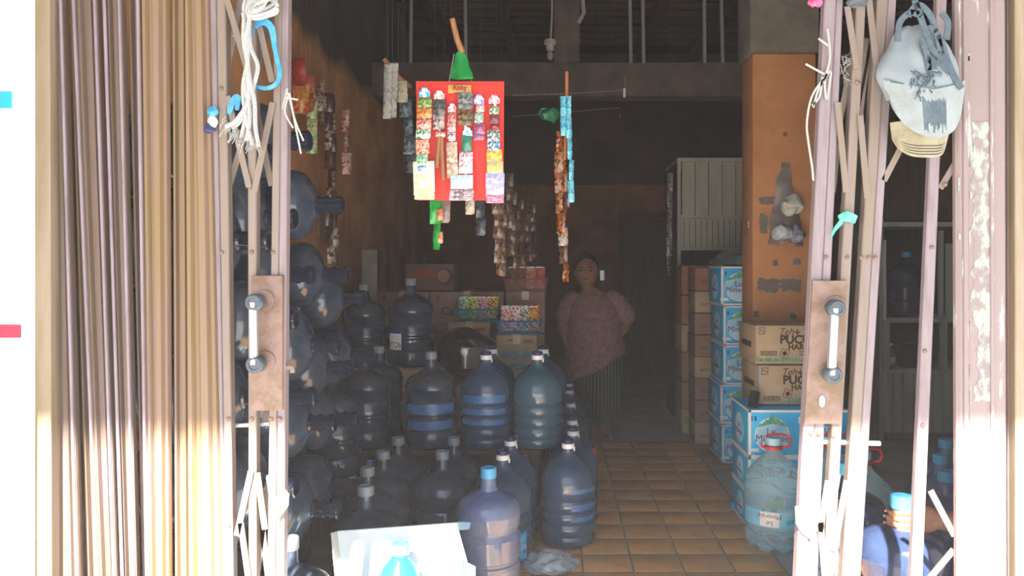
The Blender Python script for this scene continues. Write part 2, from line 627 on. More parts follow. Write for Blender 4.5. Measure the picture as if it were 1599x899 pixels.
# scattering volume added to imitate lens veil, inside the shop and just outside
hzb = MB().box((1.1, 4.45, 1.87), (5.1, 8.1, 3.70)).build('veil_haze', bpy.data.materials.new('veil_haze'), None)
tag(hzb, 'thin scattering volume added to imitate lens veil over shop and front', 'veil_haze', kind='stuff')
hm0 = hzb.data.materials[0]
hm0.use_nodes = True
hm0.node_tree.nodes.clear()
hv = hm0.node_tree.nodes.new('ShaderNodeVolumeScatter')
hv.inputs['Color'].default_value = (.97, .90, .86, 1)
hv.inputs['Density'].default_value = 0.0078
hv.inputs['Anisotropy'].default_value = 0.0
ho_ = hm0.node_tree.nodes.new('ShaderNodeOutputMaterial')
hm0.node_tree.links.new(hv.outputs[0], ho_.inputs['Volume'])

# the orange pillar
px0, px1, pyf = 1.13, 1.50, 4.30
pil = struct(MB().box(((px0 + px1) / 2, pyf + .125, .0 + 1.29), (px1 - px0, .25, 2.6), bev=.012), 'pillar', M_PILLAR)
MB().box(((px0 + px1) / 2 - .005, pyf + .12, 3.2), (px1 - px0 + .03, .29, 1.22), bev=.012).build('bare_top', M_CONC, pil)
for (a, b, c, d) in ((1180, 433, 1222, 458), (1216, 434, 1256, 457), (1206, 404, 1216, 416), (1238, 402, 1252, 414), (1176, 484, 1186, 496), (1232, 488, 1244, 500), (1222, 205, 1230, 214), (1183, 306, 1212, 320), (1185, 332, 1200, 365), (1240, 372, 1256, 386)):
    p0, p1 = P(a, d, pyf - .001), P(c, b, pyf - .001)
    pts = []
    for k in range(48):
        an = 2 * PI * k / 48
        q = Vector((math.cos(an) * 1.6 + a * .37, math.sin(an) * 1.6 + b * .41, 0))
        rr = .86 + .34 * noise.noise(q) + .22 * noise.noise(q * 3.1)
        sq_ = max(abs(math.cos(an)), abs(math.sin(an))) ** -.6
        pts.append(((p0.x + p1.x) / 2 + (p1.x - p0.x) / 2 * rr * sq_ * math.cos(an), (p0.z + p1.z) / 2 + (p1.z - p0.z) / 2 * rr * sq_ * math.sin(an)))
    MB().poly(pts, pyf - .0015, pyf + .002).build('paint_loss', M_CONC, pil)


# ---------------------------------------------------------------- gates
def zline(p0, p1, Y, z):
    """x where a leaning bar given by its pixel at y=0 and y=899 passes height z"""
    y = 415 + (EYE - z) * F / Y
    px = p0 + (p1 - p0) * y / 899.0
    return (px - 870) * Y / F


def bar(a0, b0, a1, b1, Y, depth, z0=0.0, z1=2.48, bev=.0025):
    """upright bar whose edges run from pixels a0,b0 (top of frame) to a1,b1 (bottom)"""
    zs = [z1, EYE, z0]
    rings = []
    for z in zs:
        xa, xb = zline(a0, a1, Y, z), zline(b0, b1, Y, z)
        c = min(bev, (xb - xa) * .25)
        rings.append([Vector((xa, Y + c, z)), Vector((xa + c, Y, z)), Vector((xb - c, Y, z)), Vector((xb, Y + c, z)), Vector((xb, Y + depth, z)), Vector((xa, Y + depth, z))])
    return MB().loft(rings)


def strip(p, q, w, Y, th=.004):
    a, b = P(*p, Y), P(*q, Y)
    m = MB()
    m.ribbon([a, b], w, th / 2)
    return m


struct(bar(47, 77, 52, 80, YG - .03, .06), 'trim_1', M_JAMB)
rp = struct(bar(1493, 1572, 1496, 1574, YG - .02, .022, bev=.008), 'trim_2', M_POST)
bar(1504, 1512, 1507, 1515, YG - .026, .01).build('ridge', M_POST, rp)
bar(1546, 1552, 1549, 1555, YG - .026, .01).build('ridge', M_POST, rp)
rng_ = random.Random(3)
wp = []
for k in range(40):
    wp.append(P(1519 + 9 * (k / 40) * 0 + rng_.uniform(-5, 5) + (6 if k > 28 else 0), 190 + 11.2 * k, YG - .0215))
for k in range(39, -1, -1):
    wp.append(P(1545 + rng_.uniform(-6, 4) + (5 if k > 20 else 0), 190 + 11.2 * k, YG - .0215))
MB().poly([(p.x, p.z) for p in wp], YG - .0212, YG - .0195).build('worn_paint', mat('worn_paint', '#9ba096', .7, '#857775', 38, (1, 1, .6), detail=8, lo=.46, hi=.56), rp)
for k in range(26):
    c = P(rng_.choice((1508, 1511, 1515, 1552, 1500)) + rng_.uniform(-4, 4), rng_.uniform(60, 880), YG - .0212)
    MB().box(c, (rng_.uniform(.002, .007), .002, rng_.uniform(.01, .06))).build('paint_chip', MATS['worn_paint'], rp)
struct(bar(1573, 1584, 1575, 1586, YG + .02, .05), 'trim_3', M_PAINT2)
struct(bar(1585, 1640, 1586, 1640, YG - .01, .05), 'trim_4', M_JAMB)
struct(MB().box(((1400 - 870) * YG / F, YG + .03, .004), (1.3, .08, .012)), 'trim_5', M_METDK)
struct(MB().box((-.1, YG + .03, 2.475), (3.6, .09, .05)), 'trim_6', M_METDK)

# folded slat shutter
sh = root('folding_slat_shutter', (zline(200, 200, YG, 0), YG, 0), 'brown corrugated slat shutter folded beside the white outer wall', 'shutter')
SL = [(78, 97, 82, 122), (97, 117, 122, 154), (117, 150, 154, 180), (150, 165, 180, 193), (165, 188, 193, 211), (188, 217, 211, 231),
      (217, 258, 231, 262), (258, 285, 262, 290), (285, 324, 290, 344)]
for i, (a0, b0, a1, b1) in enumerate(SL):
    wide = i >= 6
    dy = .03 * (i % 2)
    prof = [(0, .016), (.10, 0), (.22, .0), (.30, .011), (.42, .011), (.50, .002), (.72, .002), (.80, .013), (.92, .013), (1, .022)]
    rings = []
    for z in (2.48, EYE, 0):
        xa, xb = zline(a0, a1, YG, z), zline(b0, b1, YG, z)
        front = [Vector((xa + (xb - xa) * u, YG + dy + d, z)) for u, d in prof]
        rings.append(front + [p + Vector((0, .004, 0)) for p in reversed(front)])
    s_ = MB().loft(rings).build('slat', M_SLATW if wide else M_SLAT, sh, world=True)
    if i < 7 and i:
        e = MB()
        zs = []
        for z in (2.48, EYE, 0):
            x = zline(a0, a1, YG, z)
            zs.append(Vector((x, YG - .006, z)))
        e.tube(zs, .0045, 8)
        eb = e.build('edge_bead', M_BEAD, s_, world=True)
    if i == 8:
        for k in range(22):
            MB()
RIV = MB().lathe([(0, 0), (.0065, 0), (.0055, .003), (.003, .0048), (0, .005)], 10, Matrix.Rotation(PI / 2, 4, 'X'))
riv_me = None


def rivet(px, py, Y, parent):
    global riv_me
    p = P(px, py, Y)
    q = p - parent.location
    if riv_me is None:
        o = RIV.build('rivet', M_RUST, parent)
        riv_me = o.data
    else:
        o = bpy.data.objects.new('rivet', riv_me)
        COL.objects.link(o)
        o.parent = parent
    o.location = q


def handle(parent, x0, y0, x1, y1, Y, r):
    a, b = P(x0, y0, Y), P(x1, y1, Y)
    h = MB()
    out = Vector((-.004, -.035, 0))
    h.tube([a + out, b + out], .0125, 12)
    hb = h.build('handle', M_STEEL, parent, world=True)
    for q in (a, b):
        k = MB()
        k.lathe([(0, 0), (r * .8, 0), (r * .8, .012), (r, .016), (r, .042), (r * .8, .048), (r * .6, .048), (r * .55, .045), (0, .045)], 16,
                Matrix.Translation(q) @ Matrix.Rotation(PI / 2, 4, 'X'))
        kk = k.build('handle_knob', M_KNOB, hb, world=True)
        kk['label'] = 'grey plastic end knob'
        k2 = MB().lathe([(0, 0), (r * 1.25, 0), (r * 1.2, .004), (0, .005)], 16, Matrix.Translation(q + Vector((.012, 0, .004))) @ Matrix.Rotation(PI / 2, 4, 'X'))
        k2.build('handle_washer', M_RUST, hb, world=True)


# left leaf
gl = root('folding_gate', (zline(395, 395, YG, 0), YG, 0), 'left leaf of the lattice gate, white rope tied at its top', 'gate')
for (a0, b0, a1, b1, dy, m) in ((327, 338, 343, 353, .02, M_PAINT2), (338, 352, 353, 364, 0, M_PAINT), (386, 400, 388, 400, 0, M_PAINT), (428, 439, 417, 429, 0, M_PAINT), (439, 450, 430, 443, .004, M_PAINT2)):
    bar(a0, b0, a1, b1, YG + dy, .028).build('stile', m, gl, world=True)
for (p, q, dy) in (((349, -20), (386, 108), -.004), ((380, -20), (350, 136), .03), ((355, 150), (389, 292), -.004), ((389, 190), (353, 305), .03),
                   ((405, 40), (425, 128), -.004), ((425, -10), (397, 140), .03), ((396, 150), (424, 290), .03), ((426, 160), (397, 300), -.004),
                   ((392, 735), (370, 836), -.004), ((402, 738), (414, 826), -.004), ((421, 742), (402, 890), .03), ((374, 806), (350, 930), .03), ((376, 816), (392, 930), -.004), ((408, 812), (424, 940), .03)):
    m_ = strip(p, q, .0165, YG + dy)
    m_.build('lattice_strip', M_PAINT, gl, world=True)
for (x, y) in ((346, 394), (393, 394), (426, 394), (357, 654), (393, 654), (423, 654), (436, 654), (345, 138), (393, 148), (366, 55), (390, 292), (357, 820)):
    rivet(x, y, YG - .001, gl)
MB().tube([P(332, 666, YG + .034), P(421, 661, YG + .034)], .0065, 8).build('cross_rod', M_STEEL, gl, world=True)
pl = MB().box((P(395, 0, YG).x / 2 + P(443, 0, YG).x / 2, YG + .004, (P(0, 430, YG).z + P(0, 640, YG).z) / 2), ((443 - 395) * YG / F, .03, 210 * YG / F), bev=.002)
pl.build('lock_plate', M_RUST, gl, world=True)
handle(gl, 406, 471, 407, 566, YG - .012, .024)
MB().ribbon([P(443, 576, YG + .01), P(455, 574, YG + .01), P(457, 582, YG + .01)], .012, .003).build('latch_hook', M_PAINT, gl, world=True)
lk = MB()
lk.poly([((q.x), (q.z)) for q in (P(430, 775, YG), P(446, 762, YG), P(453, 770, YG), P(452, 788, YG), P(437, 810, YG), P(428, 800, YG))], YG - .008, YG - .003)
lk.build('latch_tab', M_RUST, gl, world=True)

# right leaf
gr = root('folding_gate', (zline(1290, 1250, YG, 0), YG, 0), 'right leaf of the lattice gate, leaning beside the hung cap', 'gate')
for (a0, b0, a1, b1, dy, m) in ((1288, 1306, 1243, 1260, 0, M_PAINT2), (1306, 1317, 1260, 1277, .004, M_PAINT2), (1338, 1353, 1286, 1302, 0, M_PAINT), (1370, 1387, 1315, 1330, 0, M_PAINT), (1387, 1400, 1330, 1344, .004, M_PAINT2)):
    bar(a0, b0, a1, b1, YG + dy, .03).build('stile', m, gr, world=True)
bar(1463, 1479, 1423, 1441, YG, .02).build('stile', M_PAINT2, gr, world=True)
for (p, q, dy) in (((1323, 10), (1338, 108), -.004), ((1357, 0), (1371, 128), -.004), ((1337, 60), (1312, 185), .034), ((1308, 160), (1321, 300), -.004), ((1353, 60), (1330, 190), .034),
                   ((1368, 60), (1335, 235), .034), ((1343, 180), (1354, 310), -.004), ((1365, 120), (1342, 230), .034), ((1338, 205), (1316, 330), .034), ((1350, 195), (1359, 120), .034), ((1308, 225), (1300, 300), .034),
                   ((1293, 750), (1280, 830), -.004), ((1308, 740), (1292, 840), .034), ((1322, 750), (1302, 860), -.004), ((1306, 780), (1316, 870), .034), ((1281, 815), (1290, 930), -.004), ((1303, 850), (1311, 940), .034), ((1274, 860), (1262, 940), .034),
                   ((1380, 282), (1406, 232), .006), ((1468, 294), (1492, 254), .006), ((1453, 766), (1490, 836), .006), ((1451, 903), (1489, 858), .006)):
    strip(p, q, .0165, YG + dy).build('lattice_strip', M_PAINT, gr, world=True)
for (x, y) in ((1290, 402), (1323, 402), (1345, 402), (1356, 402), (1367, 402), (1266, 677), (1278, 677), (1302, 680), (1338, 128), (1362, 35), (1455, 386), (1444, 548), (1441, 664), (1340, 130), (1375, 130), (1476, 288)):
    rivet(x, y, YG - .001, gr)
MB().tube([P(1264, 689, YG + .035), P(1374, 692, YG + .035)], .0075, 8).build('cross_rod', M_STEEL, gr, world=True)
a0, a1 = P(1267, 438, YG), P(1321, 438, YG)
b0, b1 = P(1254, 660, YG), P(1311, 660, YG)
MB().loft([[Vector((p.x, y, p.z)) for p in (a0, a1, b1, b0)] for y in (YG - .012, YG - .004)]).build('lock_plate', M_RUST, gr, world=True)
handle(gr, 1298, 480, 1293, 582, YG - .012, .024)
kh = MB().lathe([(0, 0), (.008, 0), (.008, .003), (0, .003)], 14, Matrix.Translation(P(1283, 626, YG - .0135)) @ Matrix.Rotation(PI / 2, 4, 'X') @ Matrix.Diagonal((1, 2, 1, 1)))
kh.build('keyhole', M_STEEL, gr, world=True)
lk = MB()
lk.poly([((q.x), (q.z)) for q in (P(1240, 790, YG), P(1252, 786, YG), P(1268, 806, YG), P(1266, 842, YG), P(1250, 830, YG), P(1241, 815, YG))], YG - .008, YG - .003)
lk.build('latch_tab', M_RUST, gr, world=True)


# ---------------------------------------------------------------- things tied to the gates
def strand(px, Y, r, mat_, name, parent, n=6, world=True, wob=0.0):
    pts = [P(x, y, Y) for x, y in px]
    out = soften(pts)[0]
    if wob:
        out = [wig(p, wob, 14) for p in out]
    return MB().tube(out, r, n).build(name, mat_, parent, world=world)


rp_ = root('rope_bundle', P(395, 60, YG - .03), 'frayed white rope bundle knotted at the top of the left gate leaf', 'rope')
YR = YG - .035
for k, px in enumerate((((384, -10), (381, 60), (392, 140), (378, 185), (362, 200)), ((390, -10), (388, 70), (384, 130), (390, 180), (385, 220)), ((394, -5), (385, 80), (396, 150), (398, 190), (404, 228)),
                        ((388, 10), (392, 70), (402, 105), (393, 150), (376, 215)), ((380, 20), (386, 90), (380, 150), (388, 200), (395, 226)), ((386, 100), (389, 150), (372, 185), (352, 198)))):
    strand(px, YR - .004 * (k % 3), .006, M_ROPE, 'rope_strand', rp_, wob=.004)
cl = MB()
for k in range(6):
    pts = []
    for j in range(25):
        a = 2 * PI * j / 24
        p = P(408 + (27 - k * 4) * math.cos(a + .3 * k) + 3 * math.sin(2 * a + k), 10 + (19 - k * 2.5) * math.sin(a) + 2 * math.cos(3 * a + k) - 2 * k, YR - .009 * k * (k % 2))
        pts.append(wig(p, .012, 14 + k))
    cl.tube(pts, .0058, 6)
cl.build('rope_coil', M_ROPE, rp_, world=True)
fy = MB()
for k in range(46):
    t = k / 45
    bx = 352 + 52 * t
    by = 185 + 32 * math.sin(t * PI * .6) + random.uniform(-6, 6)
    p = P(bx, by, YR)
    d = P(bx + random.uniform(-9, 9) - 9 * (1 - t), by + random.uniform(10, 24), YR + random.uniform(-.02, .01))
    fy.tube([p, p.lerp(d, .5) + Vector((random.uniform(-.006, .006), 0, 0)), d], .0011, 4)
tag(fy.build('frayed_ends', M_ROPE, rp_, world=True), kind='stuff')

rb = root('plastic_strip', P(413, 45, YG - .02), 'sky blue plastic strip looped around the left gate leaf under the rope', 'plastic strip')
MB().ribbon([P(398, 42, YG - .018), P(410, 34, YG - .02), P(424, 44, YG - .02), P(430, 80, YG - .018), P(437, 112, YG - .02), P(432, 130, YG - .02), P(416, 138, YG - .02), P(396, 134, YG - .02)], [.012, .02, .018, .012, .012, .011, .011, .008], .002).build('strip_loop', M_RAFBLUE, rb, world=True)
MB().ribbon([P(392, 44, YG - .02), P(390, 70, YG - .02), P(397, 90, YG - .02)], [.014, .01, .006], .002).build('strip_tail', M_RAFBLUE, rb, world=True)
rb = root('plastic_strip', P(366, 165, YG - .01), 'small blue plastic knot behind the frayed rope ends', 'plastic strip')
MB().ribbon([P(358, 178, YG - .008), P(364, 158, YG - .01), P(372, 152, YG - .01), P(370, 172, YG - .01)], [.012, .018, .016, .01], .002).build('strip_loop', M_RAFBLUE, rb, world=True)
rb = root('plastic_wad', P(333, 185, YG), 'blue and yellow plastic wad stuck beside the folded slats', 'plastic wad')
for (x, y, m) in ((333, 174, M_RAFBLUE), (332, 190, prt('f0e6a0', 'e8e8e0', 90)), (328, 200, M_CAPNAVY)):
    b = MB().ball(P(x, y, YG - .005), .016, 10, 8, (1, .5, 1))
    b.v = [wig(p, .006, 60) for p in b.v]
    b.build('fold', m, rb, world=True)
rb = root('raffia_tie', P(451, 150, YG), 'white raffia tie hanging off the right edge of the left gate leaf', 'plastic strip')
for px in (((447, 140), (455, 165), (470, 240)), ((450, 150), (445, 175), (458, 200)), ((452, 145), (460, 185), (474, 220)), ((446, 152), (465, 156)), ((449, 138), (441, 170))):
    m_ = MB().ribbon([P(x, y, YG - .004 + .004 * i) for i, (x, y) in enumerate(px)], .0048, .001)
    m_.build('tail', M_RAFWHITE, rb, world=True)
rb = root('raffia_tie', P(332, 480, YG), 'dark green raffia strands hanging between slats and left gate leaf', 'plastic strip')
for px in (((330, 350), (336, 420), (331, 470), (338, 545)), ((327, 420), (333, 480), (334, 555)), ((334, 400), (329, 450), (336, 500))):
    MB().ribbon([P(x, y, YG + .03) for x, y in px], .007, .001).build('tail', M_RAFDK, rb, world=True)
rb = root('raffia_tie', P(1318, 345, YG), 'bright mint green raffia tied around the right gate leaf', 'plastic strip')
MB().ribbon([P(1310, 342, YG - .01), P(1322, 338, YG - .014), P(1336, 343, YG - .01)], [.02, .028, .022], .004).build('wrap', M_RAFGREEN, rb, world=True)
MB().ribbon([P(1314, 346, YG - .012), P(1304, 358, YG - .012), P(1298, 370, YG - .012)], [.014, .01, .004], .001).build('tail', M_RAFGREEN, rb, world=True)
rb = root('raffia_tie', P(1285, 120, YG), 'torn white raffia wound around the left edge of the right gate leaf', 'plastic strip')
for px in (((1292, 45), (1296, 90), (1288, 125), (1290, 155)), ((1258, 100), (1280, 112), (1292, 118)), ((1278, 60), (1294, 72)), ((1290, 118), (1268, 150), (1260, 190), (1262, 220), (1268, 260), (1270, 282)), ((1296, 110), (1278, 140), (1270, 168)), ((1284, 120), (1280, 150), (1268, 165)), ((1298, 112), (1292, 156))):
    MB().ribbon([P(x, y, YG - .014) for x, y in px], .0055, .001).build('tail', M_RAFWHITE, rb, world=True)
rb = root('raffia_tie', P(1322, 100, YG), 'shredded white raffia caught in the lattice of the right gate leaf', 'plastic strip')
fy = MB()
for k in range(26):
    p = P(1316 + random.uniform(-2, 8), 85 + random.uniform(0, 40), YG + .02)
    fy.tube([p, p + Vector((random.uniform(-.01, .03), random.uniform(-.02, .01), random.uniform(-.03, .03)))], .001, 4)
fy.build('shred', M_RAFWHITE, rb, world=True)
rb = MB().ball(P(1272, 4, YG - .01), .022, 12, 8, (1, .6, .6))
rb.v = [wig(p, .008, 60) for p in rb.v]
tag(rb.build('plastic_wad', M_PINK, None, loc=P(1272, 4, YG - .01)), 'pink plastic wad at the top of the right gate leaf', 'plastic wad')
rb = MB().ball(P(1338, 2, YG - .012), .03, 12, 8, (1, .6, .5))
rb.v = [wig(p, .01, 50) for p in rb.v]
tag(rb.build('plastic_wad', mat('dark_film', '#4d5459', .35), None, loc=P(1338, 2, YG - .012)), 'dark grey plastic wad at the top of the right gate leaf', 'plastic wad')

# the hung cap
YC = YG - .05
cp = root('hanging_hat', P(1440, 130, YC), 'faded white cap with frayed brim hanging on the gate', 'cap')


def capcrown(u, v):
    # u across, v top to brim seam
    a = PI * u
    w_ = (.045 + .060 * min(1, v * 1.7) ** .7) * (1 - .16 * max(0, v - .7) / .3)
    x = -math.cos(a) * w_
    d = math.sin(a) * (.02 + .06 * math.sin(min(1, v * 1.1) * PI / 2))
    p = P(1436 + 4 * v, 42 + 112 * v, YC)
    p.x += x
    p.y -= d - .02
    p.z -= .012 * math.sin(a) * v
    p.y += .006 * math.sin(7 * a + 5 * v) * (1 - v)
    return wig(p, .010, 16)


MB().sheet(capcrown, 24, 16, .003).build('crown', M_CAPC, cp, world=True, sharp=60)


def capbrim(u, v):
    a = (u - .5) * 2
    half = .108 * (1 - .10 * v * v)
    x = a * half
    sag = .012 * (1 - a * a)
    ln = .135 * v * math.sqrt(max(0, 1 - abs(a) ** 3.2 * .93))
    p = P(1440, 138, YC)
    return Vector((p.x + x, p.y - .055 * (1 - a * a) - .012 * v - .005, p.z - sag - ln + .02 * abs(a)))


MB().sheet(capbrim, 24, 12, .004).build('brim', M_CAPB, cp, world=True, sharp=60)


def brim2(u, v):
    a = (u - .5) * 2
    p = P(1441, 190, YC)
    return Vector((p.x + a * .083 * (1 - .15 * v), p.y - .045 * (1 - a * a) + .01 + .01 * v, p.z - .10 * v * math.sqrt(max(0, 1 - abs(a) ** 3 * .8))))


MB().sheet(brim2, 20, 12, .004).build('under_brim', M_CAPCREAM, cp, world=True, sharp=60)
for k in range(4):
    pts = []
    for j in range(15):
        u = .08 + .84 * j / 14
        q = brim2(u, .70 + .075 * k)
        pts.append(q + Vector((0, -.0045, 0)))
    MB().tube(pts, .0014, 5).build('stitch_row', M_INK, cp, world=True)
MB().tube([capbrim(.06 + .88 * j / 16, .03) + Vector((0, -.004, 0)) for j in range(17)], .0022, 5).build('brim_seam', M_CAPW, cp, world=True)
fr_ = MB()
for k in range(22):
    u = .36 + .28 * k / 21
    v0, v1 = .26 + random.uniform(-.04, .06), .82 + random.uniform(-.1, .12)
    fr_.tube([capbrim(u, v0 + (v1 - v0) * j / 5) + Vector((0, -.0035, 0)) for j in range(6)], .0014, 4)
fr_.build('worn_patch', M_CAPW, cp, world=True)
fr_ = MB()
for k in range(40):
    p = P(random.uniform(1420, 1465), random.uniform(110, 146), YC - .055)
    q = p + Vector((random.uniform(-.02, .02), random.uniform(-.008, 0), random.uniform(-.03, -.005)))
    fr_.tube([p, p.lerp(q, .5) + Vector((0, -.008, 0)), q], .0016, 4)
fr_.build('frayed_threads', M_CAPW, cp, world=True)
for px in (((1428, 0), (1442, 40), (1455, 75), (1468, 90), (1462, 100), (1445, 90)), ((1418, 25), (1432, 8), (1450, 20), (1462, 50), (1470, 85)), ((1402, 65), (1405, 35), (1422, 20), (1440, 25)),
           ((1452, 40), (1468, 60), (1478, 90), (1490, 120), (1502, 138)), ((1470, 20), (1480, 35), (1478, 62)), ((1440, 60), (1448, 90), (1452, 120), (1470, 112)), ((1450, 105), (1476, 116), (1468, 92))):
    MB().ribbon([P(x, y, YC - .05) for x, y in px], .016, .0018).build('strap', M_STRAP, cp, world=True)
MB().ball(P(1432, 160, YC - .045), .02, 10, 8, (1.0, .25, .35)).build('badge', M_CAPCREAM, cp, world=True)


# ---------------------------------------------------------------- water gallons
PA = [(0, 0), (.108, 0), (.126, .010), (.133, .028), (.133, .082), (.126, .092), (.133, .102), (.133, .152), (.125, .163), (.125, .170), (.133, .18), (.133, .236), (.126, .246),
      (.133, .256), (.133, .295), (.137, .303), (.137, .318), (.131, .33), (.128, .342), (.116, .358), (.085, .379), (.05, .395), (.034, .403), (.028, .414), (.027, .47), (0, .47)]
PBt = [(0, 0), (.106, 0), (.126, .010), (.135, .032), (.135, .044), (.128, .056), (.135, .068), (.135, .10), (.127, .113), (.135, .126), (.135, .156), (.127, .168), (.135, .18), (.135, .212), (.127, .225),
       (.135, .238), (.135, .285), (.133, .31), (.124, .34), (.106, .365), (.08, .388), (.055, .405), (.038, .42), (.029, .438), (.026, .455), (.026, .475), (0, .475)]
PCt = [(0, 0), (.112, 0), (.13, .012), (.135, .03), (.135, .105), (.129, .113), (.129, .12), (.135, .128), (.135, .225), (.128, .236), (.128, .246), (.135, .257), (.135, .285), (.139, .30), (.139, .312), (.132, .328),
       (.128, .345), (.115, .362), (.09, .376), (.06, .388), (.04, .398), (.033, .412), (.031, .455), (.029, .47), (0, .47)]
PL = [(0, 0), (.108, 0), (.126, .010), (.13, .028), (.13, .082), (.123, .092), (.13, .102), (.13, .152), (.122, .163), (.122, .170), (.13, .18), (.13, .236), (.123, .246),
      (.13, .256), (.13, .305), (.127, .325), (.12, .343), (.10, .362), (.07, .378), (.042, .39), (.034, .396), (0, .396)]


def cap_prof(r, z0, z1):
    return [(r * .9, z0), (r, z0 + .003), (r, z1 - .005), (r * .92, z1), (r * .7, z1), (r * .66, z1 - .004), (0, z1 - .004)]


def patch(parent, m, R, a0, a1, z0, z1, name='label', n=10):
    """curved label on a round body; angle 0 faces the street"""
    def fn(u, v):
        a = -PI / 2 + a0 + (a1 - a0) * u
        return (R * math.cos(a), R * math.sin(a), z0 + (z1 - z0) * v)
    return MB().sheet(fn, n, 2, .0012).build(name, m, parent)


def arc_text(body, size, R, a, z, m, parent, rot180=False, rotz=0):
    """small lettering bent round the body"""
    o = text(body, size, (0, 0, 0), m, parent)
    me = o.data
    for v in me.vertices:
        x, y = v.co.x, v.co.y
        if rot180:
            x, y = -x, -y
        an = -PI / 2 + a + x / R
        v.co = (R * math.cos(an), R * math.sin(an), z + y)
    o.rotation_euler = (0, 0, 0)
    return o


PROTO = {}


def gallon_proto(kind):
    r = bpy.data.objects.new('water_gallon', None)
    r.empty_display_size = .05
    COL.objects.link(r)
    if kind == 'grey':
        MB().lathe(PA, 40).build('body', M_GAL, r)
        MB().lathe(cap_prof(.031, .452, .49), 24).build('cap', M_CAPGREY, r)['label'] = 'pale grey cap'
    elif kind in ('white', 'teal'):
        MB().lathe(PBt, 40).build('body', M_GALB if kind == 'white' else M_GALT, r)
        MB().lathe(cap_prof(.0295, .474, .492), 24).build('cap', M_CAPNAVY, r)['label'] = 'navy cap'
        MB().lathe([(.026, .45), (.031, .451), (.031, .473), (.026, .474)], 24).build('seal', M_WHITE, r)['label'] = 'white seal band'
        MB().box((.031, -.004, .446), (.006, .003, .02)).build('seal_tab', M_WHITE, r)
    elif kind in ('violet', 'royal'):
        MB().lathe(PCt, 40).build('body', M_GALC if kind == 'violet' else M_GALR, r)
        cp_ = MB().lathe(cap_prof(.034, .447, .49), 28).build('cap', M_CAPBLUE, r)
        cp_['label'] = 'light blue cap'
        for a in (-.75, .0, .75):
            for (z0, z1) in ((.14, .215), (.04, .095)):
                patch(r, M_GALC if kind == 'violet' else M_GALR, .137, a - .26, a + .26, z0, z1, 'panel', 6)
    elif kind == 'lying':
        MB().lathe(PL, 40).build('body', M_GAL, r)
        MB().lathe([(.0, .385), (.037, .388), (.036, .398), (.029, .404), (.028, .425), (.033, .428), (.033, .437), (.028, .440), (.028, .462), (.034, .465), (.0345, .484), (.03, .488), (.024, .488), (.022, .44), (0, .43)], 28).build('neck', M_NECK, r)
    return r


def gallon(kind, loc, label, group, rz=0.0, scale=1.0):
    if kind not in PROTO:
        PROTO[kind] = gallon_proto(kind)
        o = PROTO[kind]
        PROTO[kind + '#'] = True
    else:
        o = dup(PROTO[kind])
        for c in [c for c in o.children]:
            if c.name.split('.')[0] in ('label', 'lettering', 'label_band', 'tag'):
                bpy.data.objects.remove(c)
    o.location = loc
    o.rotation_euler = (0, 0, rz)
    o.scale = (scale, scale, scale * (1.0 if kind == 'lying' else 1.02))
    tag(o, label, 'water gallon', group)
    return o


def at(px, Y, z=0.0):
    return Vector(((px - 870) * Y / F, Y, z))


G_FL, G_BE, G_LY, G_RT = 'gallons standing on the shop floor', 'gallons on the low bench', 'gallons stacked on their sides', 'gallons by the right gate leaf'
lie = [(-.831, 2.503, 1.780, 'topmost of the pile'), (-.796, 2.755, 1.586, 'second from top, neck before the dark hanging strip'),
       (-.876, 2.497, 1.518, 'mouth beside the upper gate edge'), (-.876, 2.675, 1.329, 'left of two level necks above the lock plate'),
       (-.829, 2.941, 1.325, 'right of two level necks under the dark strip'), (-.824, 3.187, 1.222, 'neck before the grey capped gallon by the wall'),
       (-.835, 2.381, 1.189, 'only its mouth showing beside the gate handle'), (-.799, 2.725, 1.069, 'long neck level with lower end of gate handle'),
       (-.807, 3.260, .964, 'farthest, neck pointing at two grey caps'), (-.818, 2.965, .953, 'neck just above dusty shoulders of standing gallons'),
       (-.814, 2.504, .918, 'neck beside the bottom of the lock plate'), (-.817, 2.733, .781, 'neck level with the gate cross rod'),
       (-.807, 2.970, .477, 'low, neck just behind another near white carton'), (-.786, 2.680, .482, 'lowest neck in front, above the white carton'),
       (-.818, 2.330, .667, 'mouth showing beside the gate latch tab'), (-.850, 2.240, .962, 'hidden mostly by the gate lock plate'),
       (-.869, 2.245, 1.436, 'seen through the lattice above the gate handle'), (-.829, 3.100, .723, 'half hidden behind the lower necks, dusty'),
       (-.830, 2.245, 1.700, 'nearest the gate at the top, behind lattice'), (-.98, 2.69, .205, 'bottom of pile under the lowest neck'), (-.99, 2.965, .205, 'bottom of pile, deepest behind the white carton')]
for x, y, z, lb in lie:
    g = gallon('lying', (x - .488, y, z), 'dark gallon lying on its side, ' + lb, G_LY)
    g.rotation_euler = (random.uniform(0, 6), PI / 2, 0)
    g.rotation_mode = 'XYZ'
    M = Matrix.Rotation(random.uniform(-.02, .02), 4, 'Z') @ Matrix.Rotation(PI / 2, 4, 'Y') @ Matrix.Rotation(random.uniform(0, 6), 4, 'Z')
    g.rotation_euler = M.to_euler()
pal = root('wooden_pallet', (-1.2, 2.83, 0), 'low wooden pallet under the gallons lying by the left wall', 'pallet')
for k in range(5):
    MB().box((0, -.2 + .1 * k, .06), (.5, .085, .02)).build('board', M_WOOD, pal)
for k in (-.22, .22):
    MB().box((k, 0, .025), (.07, .5, .05)).build('runner', M_WOOD, pal)

